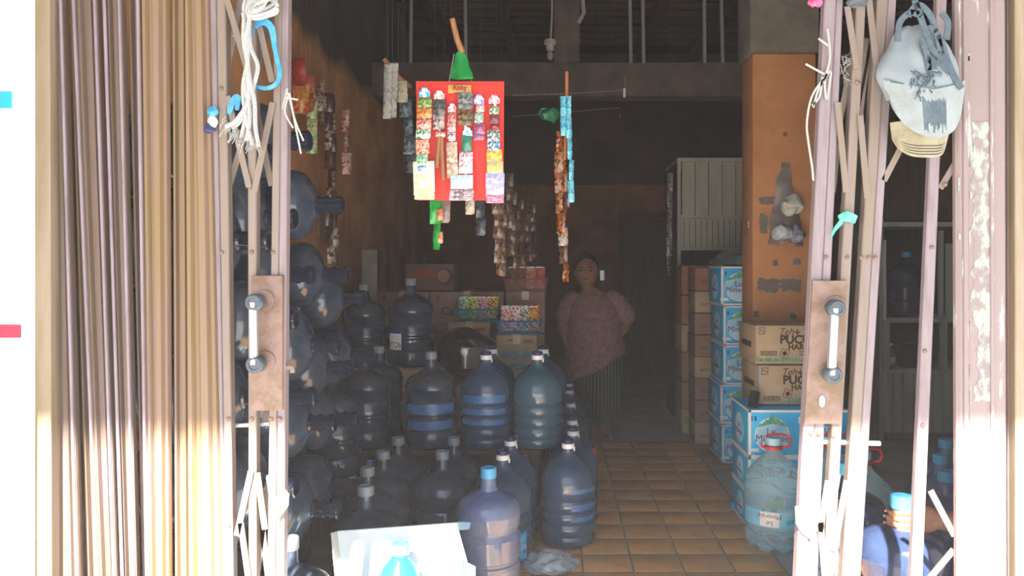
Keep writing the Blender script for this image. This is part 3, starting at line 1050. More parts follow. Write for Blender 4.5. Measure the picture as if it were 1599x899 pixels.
# on the floor
for x, y, lb in ((-.534, 3.46, 'standing left of the light blue capped gallon'), (-.52, 3.735, 'just behind the one left of the light blue capped gallon'),
                 (-.814, 3.185, 'nearest of the left diagonal row behind the white carton'), (-.81, 3.46, 'middle of the left diagonal row'), (-.80, 3.735, 'far end of the left diagonal row'),
                 (-.75, 2.912, 'dusty shoulder under two lying necks'), (-.85, 2.355, 'bottom left, dusty, below the lowest lying necks'), (-1.13, 2.36, 'behind the lattice at the foot of the left gate leaf')):
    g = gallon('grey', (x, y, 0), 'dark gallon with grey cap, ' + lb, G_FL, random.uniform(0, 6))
    if (x, y) == (-.81, 3.46) or (x, y) == (-.814, 3.185):
        tt = MB().box((-.062, .0, .408), (.026, .003, .075), rz=.2).build('tag', M_WHITE, g)
        tt['label'] = 'white and blue paper tag standing on the shoulder'
        MB().box((-.062, -.001, .432), (.027, .004, .024), rz=.2).build('tag_print', M_NAVY, tt)
        g.rotation_euler.z = 0
gallon('white', (-.234, 3.735, 0), 'navy capped gallon at the back of the front group, under the teal one', G_FL)
g = gallon('white', (-.2535, 3.46, 0), 'navy and white capped gallon directly behind the light blue capped gallon', G_FL)
M_LBL = mat('label_paper_blue', '#4f9fd0', .4, '#2a6fb0', 30)
patch(g, M_LBL, .137, .42, 1.0, .03, .15)
arc_text('AUA', .04, .139, .68, .085, M_WHITE, g)
g = gallon('white', at(887, 3.68), 'navy and white capped gallon alone at the edge of the tiled aisle', G_FL)
for (z0, z1) in ((.262, .282), (.182, .21), (.132, .152)):
    patch(g, M_BANDBLUE, .1365, .10, 1.25, z0, z1, 'label_band')
g = gallon('violet', at(763, 3.175), 'bluish violet gallon with light blue cap, nearest on the floor', G_FL)
for k, (Y, lb) in enumerate(((3.955, 'first gallon behind the lone one at the aisle edge'), (4.23, 'second gallon behind the lone one at the aisle edge'), (4.75, 'third gallon in the dark row along the aisle'), (5.25, 'fourth gallon in the dark row along the aisle'), (5.55, 'last gallon in the dark row, beside the walking woman'))):
    g = gallon('white', (.085, Y, 0), 'navy capped ' + lb, G_FL, random.uniform(-1, 1))
    if k == 1:
        patch(g, M_RED, .137, .6, 1.3, .2, .33)['label'] = 'red label'

# low bench and the gallons on it
bz = .40
be = root('wooden_bench', (-.62, 4.13, 0), 'low dark wooden bench under the second row of gallons', 'bench')
for k in range(4):
    MB().box((0, -.2 + .133 * k, bz - .0125), (1.07, .125, .025), bev=.003).build('plank', M_WOOD, be)
for sx in (-.49, 0, .49):
    for sy in (-.22, .22):
        MB().box((sx, sy, (bz - .025) / 2), (.06, .06, bz - .025)).build('leg', M_WOOD, be)
g = gallon('grey', at(673, 3.98, bz), 'dark grey capped gallon with blue band, left of the front bench row', G_BE)
for (z0, z1) in ((.185, .232), (.105, .15)):
    patch(g, M_BANDBLUE, .1345, -.95, 1.2, z0, z1, 'label_band')
g = gallon('white', at(759, 3.98, bz), 'navy capped gallon with blue bands, middle of the front bench row', G_BE)
for (z0, z1) in ((.242, .28), (.183, .21), (.13, .154)):
    patch(g, M_BANDBLUE, .1365, -1.1, .9, z0, z1, 'label_band')
g = gallon('teal', at(839, 3.98, bz), 'teal tinted gallon with navy cap, right end of the front bench row', G_BE)
tg = MB().sheet(lambda u, v: (-.128 + .03 * u, -.125, -.02 - .0 + .10 * v), 2, 2, .002).build('tag', M_BANDBLUE, g)
tg['label'] = 'blue and white paper tag'
MB().box((-.118, -.1275, .03), (.012, .002, .03)).build('tag_print', M_WHITE, tg)
gallon('white', at(768, 4.257, bz), 'black capped gallon behind the middle gallon of the bench row', G_BE)
gallon('white', at(848, 4.257, bz), 'navy capped gallon behind the teal one on the bench', G_BE)
gallon('grey', at(570, 3.98, bz), 'dark grey capped gallon on the bench, nearest the lying pile', G_BE)
gallon('grey', at(592, 4.257, bz), 'dark grey capped gallon on the bench behind the one nearest the pile', G_BE)
b2 = root('wooden_stool', (-1.10, 3.59, 0), 'low wooden stool under the dusty gallon beside the lying pile', 'stool')
MB().box((0, 0, .345), (.26, .26, .03), bev=.004).build('seat', M_WOOD, b2)
for sx in (-.1, .1):
    for sy in (-.1, .1):
        MB().box((sx, sy, .165), (.04, .04, .33)).build('leg', M_WOOD, b2)
gallon('grey', (-1.08, 3.59, .36), 'dusty gallon on a low stool between the lying pile and the bench', G_BE)


# ---------------------------------------------------------------- cartons
def carton(loc, size, label, m=M_KRAFT, group='stacked cartons', rz=0.0, tape=True, name='carton'):
    o = root(name, loc, label, 'carton', group, rz)
    w_, d_, h_ = size
    MB().box((0, d_ / 2, h_ / 2), (w_, d_, h_ - .004), bev=.006).build('box_body', m, o)
    if tape:
        MB().box((0, d_ / 2, h_ - .001), (.05, d_ * .99, .0022)).build('tape', M_TAPE, o)
        MB().box((0, -.0005, h_ - .03), (.05, .002, .055)).build('tape', M_TAPE, o)
    return o


def fmark(o, x, z, w_, h_, m, name='print_mark', t=.0012):
    return MB().box((x, -t / 2, z), (w_, t, h_)).build(name, m, o)


def barcode(o, x, z, w_, h_):
    b = fmark(o, x, z, w_, h_, M_INK, 'barcode_frame')
    MB().box((x, -.0016, z), (w_ * .93, .001, h_ * .74)).build('barcode_paper', M_KRAFT, b)
    k = MB()
    xx = x - w_ * .42
    while xx < x + w_ * .42:
        q = random.choice((.002, .003, .004))
        k.box((xx, -.0024, z), (q, .001, h_ * .6))
        xx += q + random.choice((.003, .004))
    k.build('barcode_lines', M_INK, b)


def blue_carton(loc, size, label, rz=0.0, full=True, group='blue water cartons', wide=False):
    o = carton(loc, size, label, M_LMBLUE, group, rz, tape=False, name='water_carton')
    w_, d_, h_ = size
    e = .012
    for nm, c, s in (('edge_strip', (0, 0, h_ - e / 2 - .002), (w_, .003, e)), ('edge_strip', (0, 0, e / 2 + .002), (w_, .003, e)), ('edge_strip', (-w_ / 2 + e / 2, 0, h_ / 2), (e, .003, h_ - .006)), ('edge_strip', (w_ / 2 - e / 2, 0, h_ / 2), (e, .003, h_ - .006)),
                     ('edge_strip', (-w_ / 2, d_ / 2, h_ - e / 2), (.003, d_, e)), ('edge_strip', (-w_ / 2, d_ / 2, e / 2 + .002), (.003, d_, e)), ('edge_strip', (-w_ / 2, .006, h_ / 2), (.003, .014, h_ - .006))):
        MB().box(c, s).build(nm, M_WHITE, o)
    cx = -w_ / 2 + .122 if not wide else -w_ / 2 + .12
    cz = h_ * .47
    R = h_ * .33
    MB().disc((cx, cz), R * 1.1, -.0022, 0, 32).build('print_ring', M_WHITE, o)
    MB().disc((cx, cz), R * 1.03, -.003, 0, 32).build('print_circle', M_CIRCLE, o)
    pk = [(-1, .5), (-.8, .75), (-.62, .7), (-.4, 1.0), (-.25, .95), (-.05, 1.32), (.1, 1.12), (.3, 1.18), (.5, .85), (.72, .8), (1, .5), (.5, .62), (0, .72), (-.5, .6)]
    MB().poly([(cx + a * R, cz + b * R) for a, b in pk], -.0042, 0).build('print_mountain', M_MOUNT, o)
    text('Le', R * .62, (cx - R * .08, -.0045, cz + R * .22), M_PURP, o)
    text('Minerale', R * .62, (cx, -.0045, cz - R * .22), M_PURP, o)
    fmark(o, cx, cz - R * .52, R * .9, R * .06, M_NAVY)
    fmark(o, cx - R * 1.15, cz - R * .95, R * .62, R * .22, M_WHITE, 'print_box')
    fmark(o, cx - R * 1.3, cz + R * 1.05, R * .12, R * .3, M_NAVY)
    fmark(o, cx - R * 1.05, cz + R * 1.05, R * .12, R * .3, M_NAVY)
    fmark(o, cx - R * .1, cz - R * 1.22, R * 2.0, R * .05, M_NAVY)
    fmark(o, cx - R * .2, cz - R * 1.08, R * 1.0, R * .03, M_NAVY)
    # the side facing the aisle carries the same ring
    sd_ = MB()
    sd_.loft([[Vector((-w_ / 2 - .0005, d_ / 2 + R * math.cos(2 * PI * k / 28), cz + R * math.sin(2 * PI * k / 28))) for k in range(28)], [Vector((-w_ / 2 - .0025, d_ / 2 + R * math.cos(2 * PI * k / 28), cz + R * math.sin(2 * PI * k / 28))) for k in range(28)]])
    sd_.build('print_circle', M_CIRCLE, o)
    text('Le\nMinerale', R * .5, (-w_ / 2 - .003, d_ / 2, cz), M_PURP, o, rot=(PI / 2, 0, -PI / 2))
    if wide:
        text('UA', .055, (cx + .17, -.003, cz + .07), M_WHITE, o, bold=.002)
        text('MENTO', .04, (cx + .235, -.003, cz + .03), M_WHITE, o, bold=.0015)
        for k in range(14):
            MB().disc((cx + .14 + random.random() * .2, cz - .09 + random.random() * .1), random.uniform(.004, .012), -.0018, 0, 10).build('print_splash', M_CIRCLE, o)
        fmark(o, cx + .16, cz - .095, .035, .022, M_NAVY)
    return o


# blue stack in the aisle
cs = MB().sheet(lambda u, v: (1.04 + .52 * u, 4.98 + .62 * v + .02 * math.sin(3 * u), .004 + .003 * abs(math.sin(9 * u + 3 * v))), 14, 10, .003)
tag(cs.build('cardboard_sheet', M_KRAFT, None, loc=(1.3, 5.3, 0)), 'flat brown cardboard sheet on the floor under the tall blue carton stack', 'cardboard')
nm5 = ['topmost', 'second from the top', 'middle', 'second from the bottom', 'lowest']
for k in range(5):
    dx = (-.006, .012, .01, -.008, 0)[4 - k]
    blue_carton((1.125 + .20 + dx, 5.06 + .01 * (k % 2), .014 + .269 * k), (.40, .42, .268), 'blue water carton, %s of the tall stack behind the pillar' % nm5[4 - k])
wr = MB().sheet(lambda u, v: wig((1.10 + .42 * u, 5.08 + .38 * v, 1.372 + .10 * math.sin(PI * u) ** .5 * math.sin(PI * v) ** .5), .03, 9), 18, 14, .002)
tag(wr.build('plastic_wrap', clear_film('teal_film', (.12, .2, .2), .7), None, loc=(1.3, 5.26, 1.36)), 'crumpled dark plastic film lying on top of the tall blue carton stack', 'plastic film')
# brown stacks beside it
hz = [.17, .165, .165, .165, .165, .165, .165, .18]
z = 0
for k in range(8):
    m = M_KRAFTR if k >= 7 else (M_KRAFTP if k % 3 else M_KRAFT)
    o = carton((1.23, 5.66, z), (.36, .3, hz[k]), 'brown carton between the blue stack and the cupboard, %s from the bottom' % ('lowest', 'second', 'third', 'fourth', 'fifth', 'sixth', 'seventh', 'eighth and reddest')[k], m, 'brown carton stack by the blue cartons', random.uniform(-.02, .02), False)
    text('ALE.S', .03, (-.14, -.001, hz[k] * .4), M_INK, o, align='LEFT')
    z += hz[k] + .001
z = 0
for k in range(6):
    h_ = (.2, .22, .24, .22, .24, .24)[k]
    o = carton((1.19, 6.02, z), (.36, .36, h_), 'dusky carton in the back stack touching the cupboard, %s from the floor' % ('first', 'second', 'third', 'fourth', 'fifth', 'sixth')[k], (M_KRAFT, M_KRAFTP, M_KRAFTP, M_KRAFT, M_KRAFTR, M_KRAFTR)[k], 'back carton stack by the cupboard', random.uniform(-.03, .03), False)
    if k == 0:
        fmark(o, -.1, .1, .12, .05, M_INKG)
    z += h_ + .001

# right front stack: blue below, tea cartons above
zt_ = .378
for k, h_ in enumerate((.188, .188)):
    blue_carton((.985 + .21, 3.82, .001 + .1895 * k), (.42, .36, h_), 'blue water carton behind the big clear bottle, %s' % ('on the floor', 'second from the floor')[k], group='blue cartons by the right gate leaf')
blue_carton((.98 + .26, 3.80, zt_ + .002), (.52, .38, .245), 'wide blue water carton holding up the two tea cartons', wide=True, group='blue cartons by the right gate leaf')


def tea_carton(loc, label, top):
    o = carton(loc, (.42, .34, .209), label, M_KRAFT, 'tea cartons', 0, False)
    w_, h_ = .42, .209
    x0 = -w_ / 2
    fr2 = fmark(o, x0 + .038, h_ - .03, .034, .036, M_INK, 'print_frame')
    MB().box((x0 + .038, -.0016, h_ - .03), (.028, .001, .03)).build('print_paper', M_KRAFT, fr2)
    for a in (-.006, .006):
        MB().box((x0 + .038 + a, -.0025, h_ - .03 - a * .6), (.006, .001, .008)).build('print_arrow', M_INK, fr2)
    barcode(o, x0 + .075, .06 if top else .035, .085, .024)
    text('Teh', .05, (x0 + .165, -.001, h_ - .035), M_INK, o, shear=.35)
    text('PUCUK', .062, (x0 + .235, -.001, h_ - .078), M_INK, o, bold=.0025)
    text('HARUM', .042, (x0 + .25, -.001, h_ - .117), M_INK, o, bold=.0014)
    lf = MB()
    for a, l in ((-.6, .03), (0, .038), (.6, .03)):
        bx, bz_ = x0 + .225, h_ - .052
        lf.poly([(bx, bz_), (bx + math.sin(a) * l * .5 - .004, bz_ + math.cos(a) * l * .5), (bx + math.sin(a) * l, bz_ + math.cos(a) * l), (bx + math.sin(a) * l * .5 + .004, bz_ + math.cos(a) * l * .5)], -.0018, 0)
    lf.build('print_leaf', M_INK, o)
    sq = MB()
    sq.box((x0 + .158, -.0008, .06), (.044, .0016, .044), ry=.35)
    s1 = sq.build('print_stamp', M_INK, o)
    MB().box((x0 + .158, -.002, .06), (.038, .001, .038), ry=.35).build('stamp_paper', M_KRAFT, s1)
    MB().disc((x0 + .158, .06), .012, -.0032, 0, 14).build('stamp_flower', M_INK, s1)
    for k in range(2):
        fmark(o, x0 + .27, .068 - .016 * k, .07, .004, M_INK)
    lg = MB()
    rng = range(26) if top else range(10, 24)
    for k in rng:
        x = x0 + .012 + k * .0155
        for a in (-.7, .1, .8):
            b = a + random.uniform(-.3, .3)
            l = random.uniform(.02, .045)
            lg.poly([(x, .012), (x + math.sin(b) * l * .5 - .0035, .012 + math.cos(b) * l * .5), (x + math.sin(b) * l, .012 + math.cos(b) * l), (x + math.sin(b) * l * .5 + .0035, .012 + math.cos(b) * l * .5)], -.0016, 0)
    lg.build('print_foliage', M_INKG, o)
    fmark(o, x0 - 0 + .004, h_ / 2, .006, h_ - .02, M_INKB if not top else M_KRAFTP)
    # dark printing on the side
    MB().box((-w_ / 2 - .0008, .17, .1), (.0016, .2, .03)).build('print_side', M_INK, o)
    return o


tea_carton((1.055 + .21, 3.91, zt_ + .25), 'kraft tea carton with leaf drawing, lower one on the wide blue carton', False)
tea_carton((1.045 + .21, 3.93, zt_ + .46), 'kraft tea carton with green foliage border, upper one against the orange pillar', True)
bk = root('black_case', (1.02, 3.85, zt_ + .248), 'small black case leaning on the tea carton on the wide blue carton', 'case')
MB().box((0, 0, .045), (.045, .03, .085), ry=.22, rz=.5, bev=.004).build('shell', M_CAPBLACK, bk)
MB().box((.004, -.016, .05), (.03, .004, .06), ry=.22, rz=.5, bev=.001).build('panel', M_LINER, bk)

# back left: carton wall, baskets
carton((-.965, 4.43, 0), (.56, .36, .37), 'large carton on the floor under the two gallons at the back wall', M_KRAFT, 'cartons behind the bench')
carton((-.965, 4.43, .372), (.56, .36, .372), 'large carton directly under the labelled dark gallon', M_KRAFT, 'cartons behind the bench')
carton((-.49, 4.43, 0), (.36, .32, .32), 'carton on the floor below the helmet', M_KRAFT, 'cartons behind the bench')
carton((-.49, 4.43, .322), (.36, .32, .33), 'carton directly under the black helmet', M_KRAFT, 'cartons behind the bench')
g = gallon('grey', (-.905, 4.59, .746), 'big dark gallon with white label standing high before the carton wall', 'gallons on the high cartons', 0, 1.07)
patch(g, M_WHITE, .1345, -.85, -.2, .10, .205)
q_ = patch(g, M_NAVY, .1355, -.85, -.2, .19, .207, 'label_band')
arc_text('MCUA', .042, .1362, -.52, .13, M_NAVY, g, rot180=True)
gallon('grey', (-1.19, 4.58, .746), 'dark gallon with grey cap standing high against the left wall', 'gallons on the high cartons')

cw = 'carton wall at the back'
for k in range(3):
    o = carton((-.26, 4.77, .306 * k), (.262, .32, .305), 'kraft carton of the narrow column, %s' % ('on the floor', 'in the middle under the fish logo carton', 'topmost with a blue fish logo under the blue basket')[k], M_KRAFT, cw)
    if k == 2:
        text('AQUA', .068, (0, -.001, .175), M_INKB, o, bold=.003)
        fs = [(-.075, .095), (-.05, .115), (-.01, .122), (.03, .118), (.055, .105), (.085, .12), (.075, .095), (.085, .075), (.055, .09), (.02, .078), (-.03, .078), (-.055, .085)]
        MB().poly([(x, zz - .0) for x, zz in fs], -.0016, 0).build('print_fish', M_INKB, o)
        MB().poly([(-.03, .092), (0, .105), (.035, .1), (.01, .09)], -.0024, 0).build('print_fish_belly', M_KRAFT, o)
        barcode(o, .075, .265, .06, .022)
        fmark(o, -.03, .27, .06, .008, M_INKR)
        fmark(o, .03, .02, .18, .025, M_TAPE)
for k in range(3):
    h_ = .327
    o = carton((-.59, 4.98, (h_ + .001) * k), (.28, .24, h_), 'kraft carton of the column behind the helmet, %s' % ('on the floor', 'in the middle', 'topmost under the teal basket')[k], M_KRAFT, cw)
    if k == 2:
        fmark(o, -.1, h_ - .05, .02, .02, M_INKR)
        fmark(o, .075, h_ - .05, .07, .022, M_INKR)
for c, (x0_, x1_, nc) in enumerate(((-1.28, -.905, 'left'), (-.90, -.375, 'wide middle'), (-.365, -.085, 'right'))):
    for k in range(4):
        h_ = .294
        o = carton(((x0_ + x1_) / 2, 5.24, (h_ + .001) * k), (x1_ - x0_ - .006, .32, h_), 'pinkish carton of the back wall stack, %s column, %s' % (nc, ('floor level', 'second up', 'third up', 'top')[k]), M_KRAFTP, cw)
        if c == 1 and k in (2, 3):
            text('Cal', .082, (-.183, -.001, .155), M_INK, o, align='LEFT', bold=.002)
            MB().tube([(-.19 + .19 * t, -.001, .085 - .03 * math.sin(PI * t)) for t in [i / 8 for i in range(9)]], .004, 5).build('print_swash', M_INKR, o)
        if k == 3:
            fmark(o, -(x1_ - x0_) / 2 + .06, h_ - .04, .02, .03, M_INKR)
o = carton((-.91, 5.30, 1.182), (.345, .24, .195), 'dusky red printed carton lying on top of the carton wall', mat('carton_dusky', '#70524a', .85, '#64463e', 5), cw, 0, False)
text('VIDIE', .075, (-.05, -.001, .12), M_INKR, o, bold=.002)
MB().disc((.11, .10), .06, -.0016, 0, 24).build('print_disc', M_INK, o)
MB().disc((.10, .105), .045, -.0026, 0, 24).build('print_disc_light', M_KRAFTR, o)
gs = MB().box(Vector((P(577, 0, 4.92).x, 4.92, .733)), (.10, .012, 1.466), rx=-.01)
tag(gs.build('grey_board', mat('grey_board', '#7c7a6c', .85, '#6a685c', 6), None, loc=(P(577, 0, 4.92).x, 4.92, 0)), 'narrow grey board standing upright against the left wall behind gallons', 'board')


def basket(loc, w_, d_, h_, label, m, packs):
    o = root('plastic_basket', loc, label, 'basket')
    r_ = MB()
    for z_, s_ in ((h_, 1.0),):
        r_.tube([(-w_ / 2, 0, h_), (w_ / 2, 0, h_), (w_ / 2, d_, h_), (-w_ / 2, d_, h_), (-w_ / 2, 0, h_)], .0065, 6)
    r_.build('rim', m, o)
    MB().box((0, d_ / 2, .003), (w_ * .88, d_ * .88, .006)).build('bottom', m, o)
    k = .92
    sl = MB()
    n = int(w_ / .014)
    for i in range(n + 1):
        x = -w_ / 2 + w_ * i / n
        for y_ in (0, d_):
            yb = d_ / 2 + (y_ - d_ / 2) * k
            sl.tube([(x * k, yb, 0), (x, y_, h_)], .0022, 4)
    n = int(d_ / .014)
    for i in range(n + 1):
        y_ = d_ * i / n
        for x in (-w_ / 2, w_ / 2):
            sl.tube([(x * k, d_ / 2 + (y_ - d_ / 2) * k, 0), (x, y_, h_)], .0022, 4)
    for t in (.25, .5, .75):
        q = k + (1 - k) * t
        a, b = w_ / 2 * q, d_ / 2 * q
        sl.tube([(-a, d_ / 2 - b, h_ * t), (a, d_ / 2 - b, h_ * t), (a, d_ / 2 + b, h_ * t), (-a, d_ / 2 + b, h_ * t), (-a, d_ / 2 - b, h_ * t)], .0022, 4)
    tag(sl.build('lattice', m, o), kind='stuff')
    return o


def pillow(w_, h_, bulge, seed=0, nu=6, nv=9, crimp=.07):
    """one sealed packet, centred, facing the street"""
    rr = random.Random(seed)
    o = Vector((rr.random() * 50, rr.random() * 50, 0))
    def side(sg):
        def fn(u, v):
            b = (math.sin(PI * u) * max(0, math.sin(PI * min(1, max(0, (v - crimp) / (1 - 2 * crimp)))))) ** .55
            x = (u - .5) * w_ * (1 - .06 * b)
            z_ = (v - .5) * h_
            y = sg * b * bulge / 2 + .25 * bulge * noise.noise(Vector((x * 60, z_ * 60, 0)) + o)
            return (x, y, z_)
        return fn
    m = MB()
    m.sheet(side(-1), nu, nv)
    m.sheet(side(1), nu, nv)
    return m


PK = {}


def packet(name, m, parent, loc, w_, h_, bulge=.02, seed=0, rz=0.0, ry=0.0, rx=0.0):
    key = (round(w_, 4), round(h_, 4), round(bulge, 4), seed)
    if key not in PK:
        o = pillow(w_, h_, bulge, seed).build(name, m, parent)
        PK[key] = o.data
    else:
        me = PK[key]
        o = bpy.data.objects.new(name, me)
        COL.objects.link(o)
        o.parent = parent
        if me.materials[0] != m:
            o.data = me.copy()
            o.data.materials[0] = m
    o.location = loc
    o.rotation_euler = (rx, ry, rz)
    return o


def packs_in(bk_, w_, d_, h_, ph, cols, labels, group):
    n = len(cols)
    for i, c in enumerate(cols):
        x = -w_ / 2 * .86 + w_ * .86 * (i + .5) / n
        o = root('snack_packet', bk_.location + Vector((x, d_ * .45, .012)), labels[i], 'snack packet', group)
        packet('wrapper', c, o, (0, 0, ph / 2), w_ / n * .95, ph, .05, i % 3, ry=random.uniform(-.06, .06), rx=-.12)
        packet('inner_wrapper', c, o, (0.004, .045, ph / 2 + .004), w_ / n * .9, ph, .04, (i + 1) % 3, ry=random.uniform(-.1, .1), rx=-.1)
        MB().box((0, -.002, ph - .004), (w_ / n * .7, .003, .008), ry=random.uniform(-.1, .1)).build('seal', M_WHITE, o)


bA = basket((-.545, 5.01, .986), .30, .19, .078, 'teal lattice basket of green and pink packets on the middle cartons', M_BASK, None)
packs_in(bA, .30, .19, .08, .15, [prt('1f8a58', 'c8d8c0', 70), prt('1d7c50', 'e8e060', 60), prt('b03a5c', 'd8c8c8', 70), prt('a83050', 'e8d050', 60)],
         ['green and white packet, first in the teal basket', 'green and yellow packet, second in the teal basket', 'pink and pale packet, third in the teal basket', 'pink and yellow packet at the right end of the teal basket'], 'packets in the teal basket')
bB = basket((-.245, 4.79, .919), .29, .20, .082, 'blue lattice basket of red and green packets on the fish logo carton', M_BASKB, None)
packs_in(bB, .29, .20, .08, .165, [prt('c8382c', 'e8e0d8', 60), prt('c2302c', 'f0e8e0', 75), prt('2f6b3c', 'e0d8c8', 60), prt('d8c848', 'c83a30', 60)],
         ['red and white packet, first in the blue basket', 'red speckled packet, second in the blue basket', 'dark green packet, third in the blue basket', 'yellow and red packet, last in the blue basket'], 'packets in the blue basket')
bC = basket((-.225, 5.27, 1.181), .31, .2, .085, 'dull red basket of reddish packets topping the right carton column', M_BASKR, None)
packs_in(bC, .31, .20, .08, .16, [prt('6d5f45', '7c5040', 60), prt('6a5a40', '8a4c3c', 75), prt('b04a38', 'c8a890', 60), prt('b04234', 'c06a50', 75)],
         ['olive brown packet, first in the dull red basket', 'brownish packet, second in the dull red basket', 'brick red and cream packet, third in the dull red basket', 'brick red packet, last in the dull red basket'], 'packets in the dull red basket')

# helmet on the carton
hl = root('motorcycle_helmet', (-.575, 4.57, .655), 'glossy black open face motorcycle helmet with tinted visor on a carton', 'helmet')


def hshell(u, v):
    a = 2 * PI * u
    b = PI * (.02 + .80 * v)
    r = Vector((.165 * math.cos(a), .125 * math.sin(a), .165)) 
    return Vector((r.x * math.sin(b), r.y * math.sin(b), .17 + .16 * math.cos(b)))


hm = MB()
nu, nv = 40, 24
vs = [hshell(i / nu, j / nv) for j in range(nv + 1) for i in range(nu + 1)]
fs = []
for j in range(nv):
    for i in range(nu):
        u, v = (i + .5) / nu, (j + .5) / nv
        d = min(u, 1 - u)
        if d < .23 and .42 < v < .80:
            continue
        fs.append((j * (nu + 1) + i, j * (nu + 1) + i + 1, (j + 1) * (nu + 1) + i + 1, (j + 1) * (nu + 1) + i))
hm.add(vs, fs)
ho = hm.build('shell', M_BLACKGLOSS, hl)
sm = ho.modifiers.new('t', 'SOLIDIFY')
sm.thickness = .012
MB().ball((0, 0, .17), .115, 20, 14, (1.3, .95, 1.22)).build('liner', M_LINER, hl)


def hvis(u, v):
    a = (u - .5) * PI * 1.02
    x = .15 * math.cos(a) + .045 * (1 - abs(u - .5) * 2) * (1 - v * .3) + .01
    return Vector((x, .135 * math.sin(a), .205 - .115 * v + .01 * (1 - v)))


MB().sheet(hvis, 24, 8, .003).build('visor', clear_film('visor_film', (.28, .27, .26), .45, .05), hl)


def hpeak(u, v):
    a = (u - .5) * PI * .95
    R_ = 1 + .0 * v
    x = .13 * math.cos(a) + .075 * v * max(0, math.cos(a)) ** .5
    return Vector((x, .128 * math.sin(a) * (1 - .12 * v), .275 - .028 * v - .022 * v * v - .02 * abs(u - .5)))


MB().sheet(hpeak, 20, 6, .006).build('peak', M_BLACKGLOSS, hl)
MB().lathe([(0, 0), (.022, 0), (.02, .008), (0, .01)], 16, Matrix.Translation((.02, -.126, .19)) @ Matrix.Rotation(PI / 2, 4, 'X')).build('hinge_highlight', M_STEEL, hl)  # bright steel disc at the hinge, added as its silver highlight
MB().tube([(.165 * math.cos(a), .128 * math.sin(a), .05) for a in [2 * PI * i / 30 for i in range(31)]], .008, 6).build('edge_trim', M_LINER, hl)


# ---------------------------------------------------------------- hanging goods
def wire(a, b, parent, r=.0012, name='string'):
    return MB().tube([a, b], r, 5).build(name, M_RAFWHITE if r > .0015 else M_METDK, parent, world=True)


YD = 3.0
hb = root('hanging_display_card', P(718, 130, YD), 'red display card hanging by a string, hung with pouch strips', 'display card')
a, b = P(651, 127, YD), P(786, 312, YD)


def card(u, v):
    return (a.x + (b.x - a.x) * u + .006 * (1 - v) * (u - .5), YD + .008 * math.sin(3 * u) + .02 * v * v, a.z + (b.z - a.z) * v)


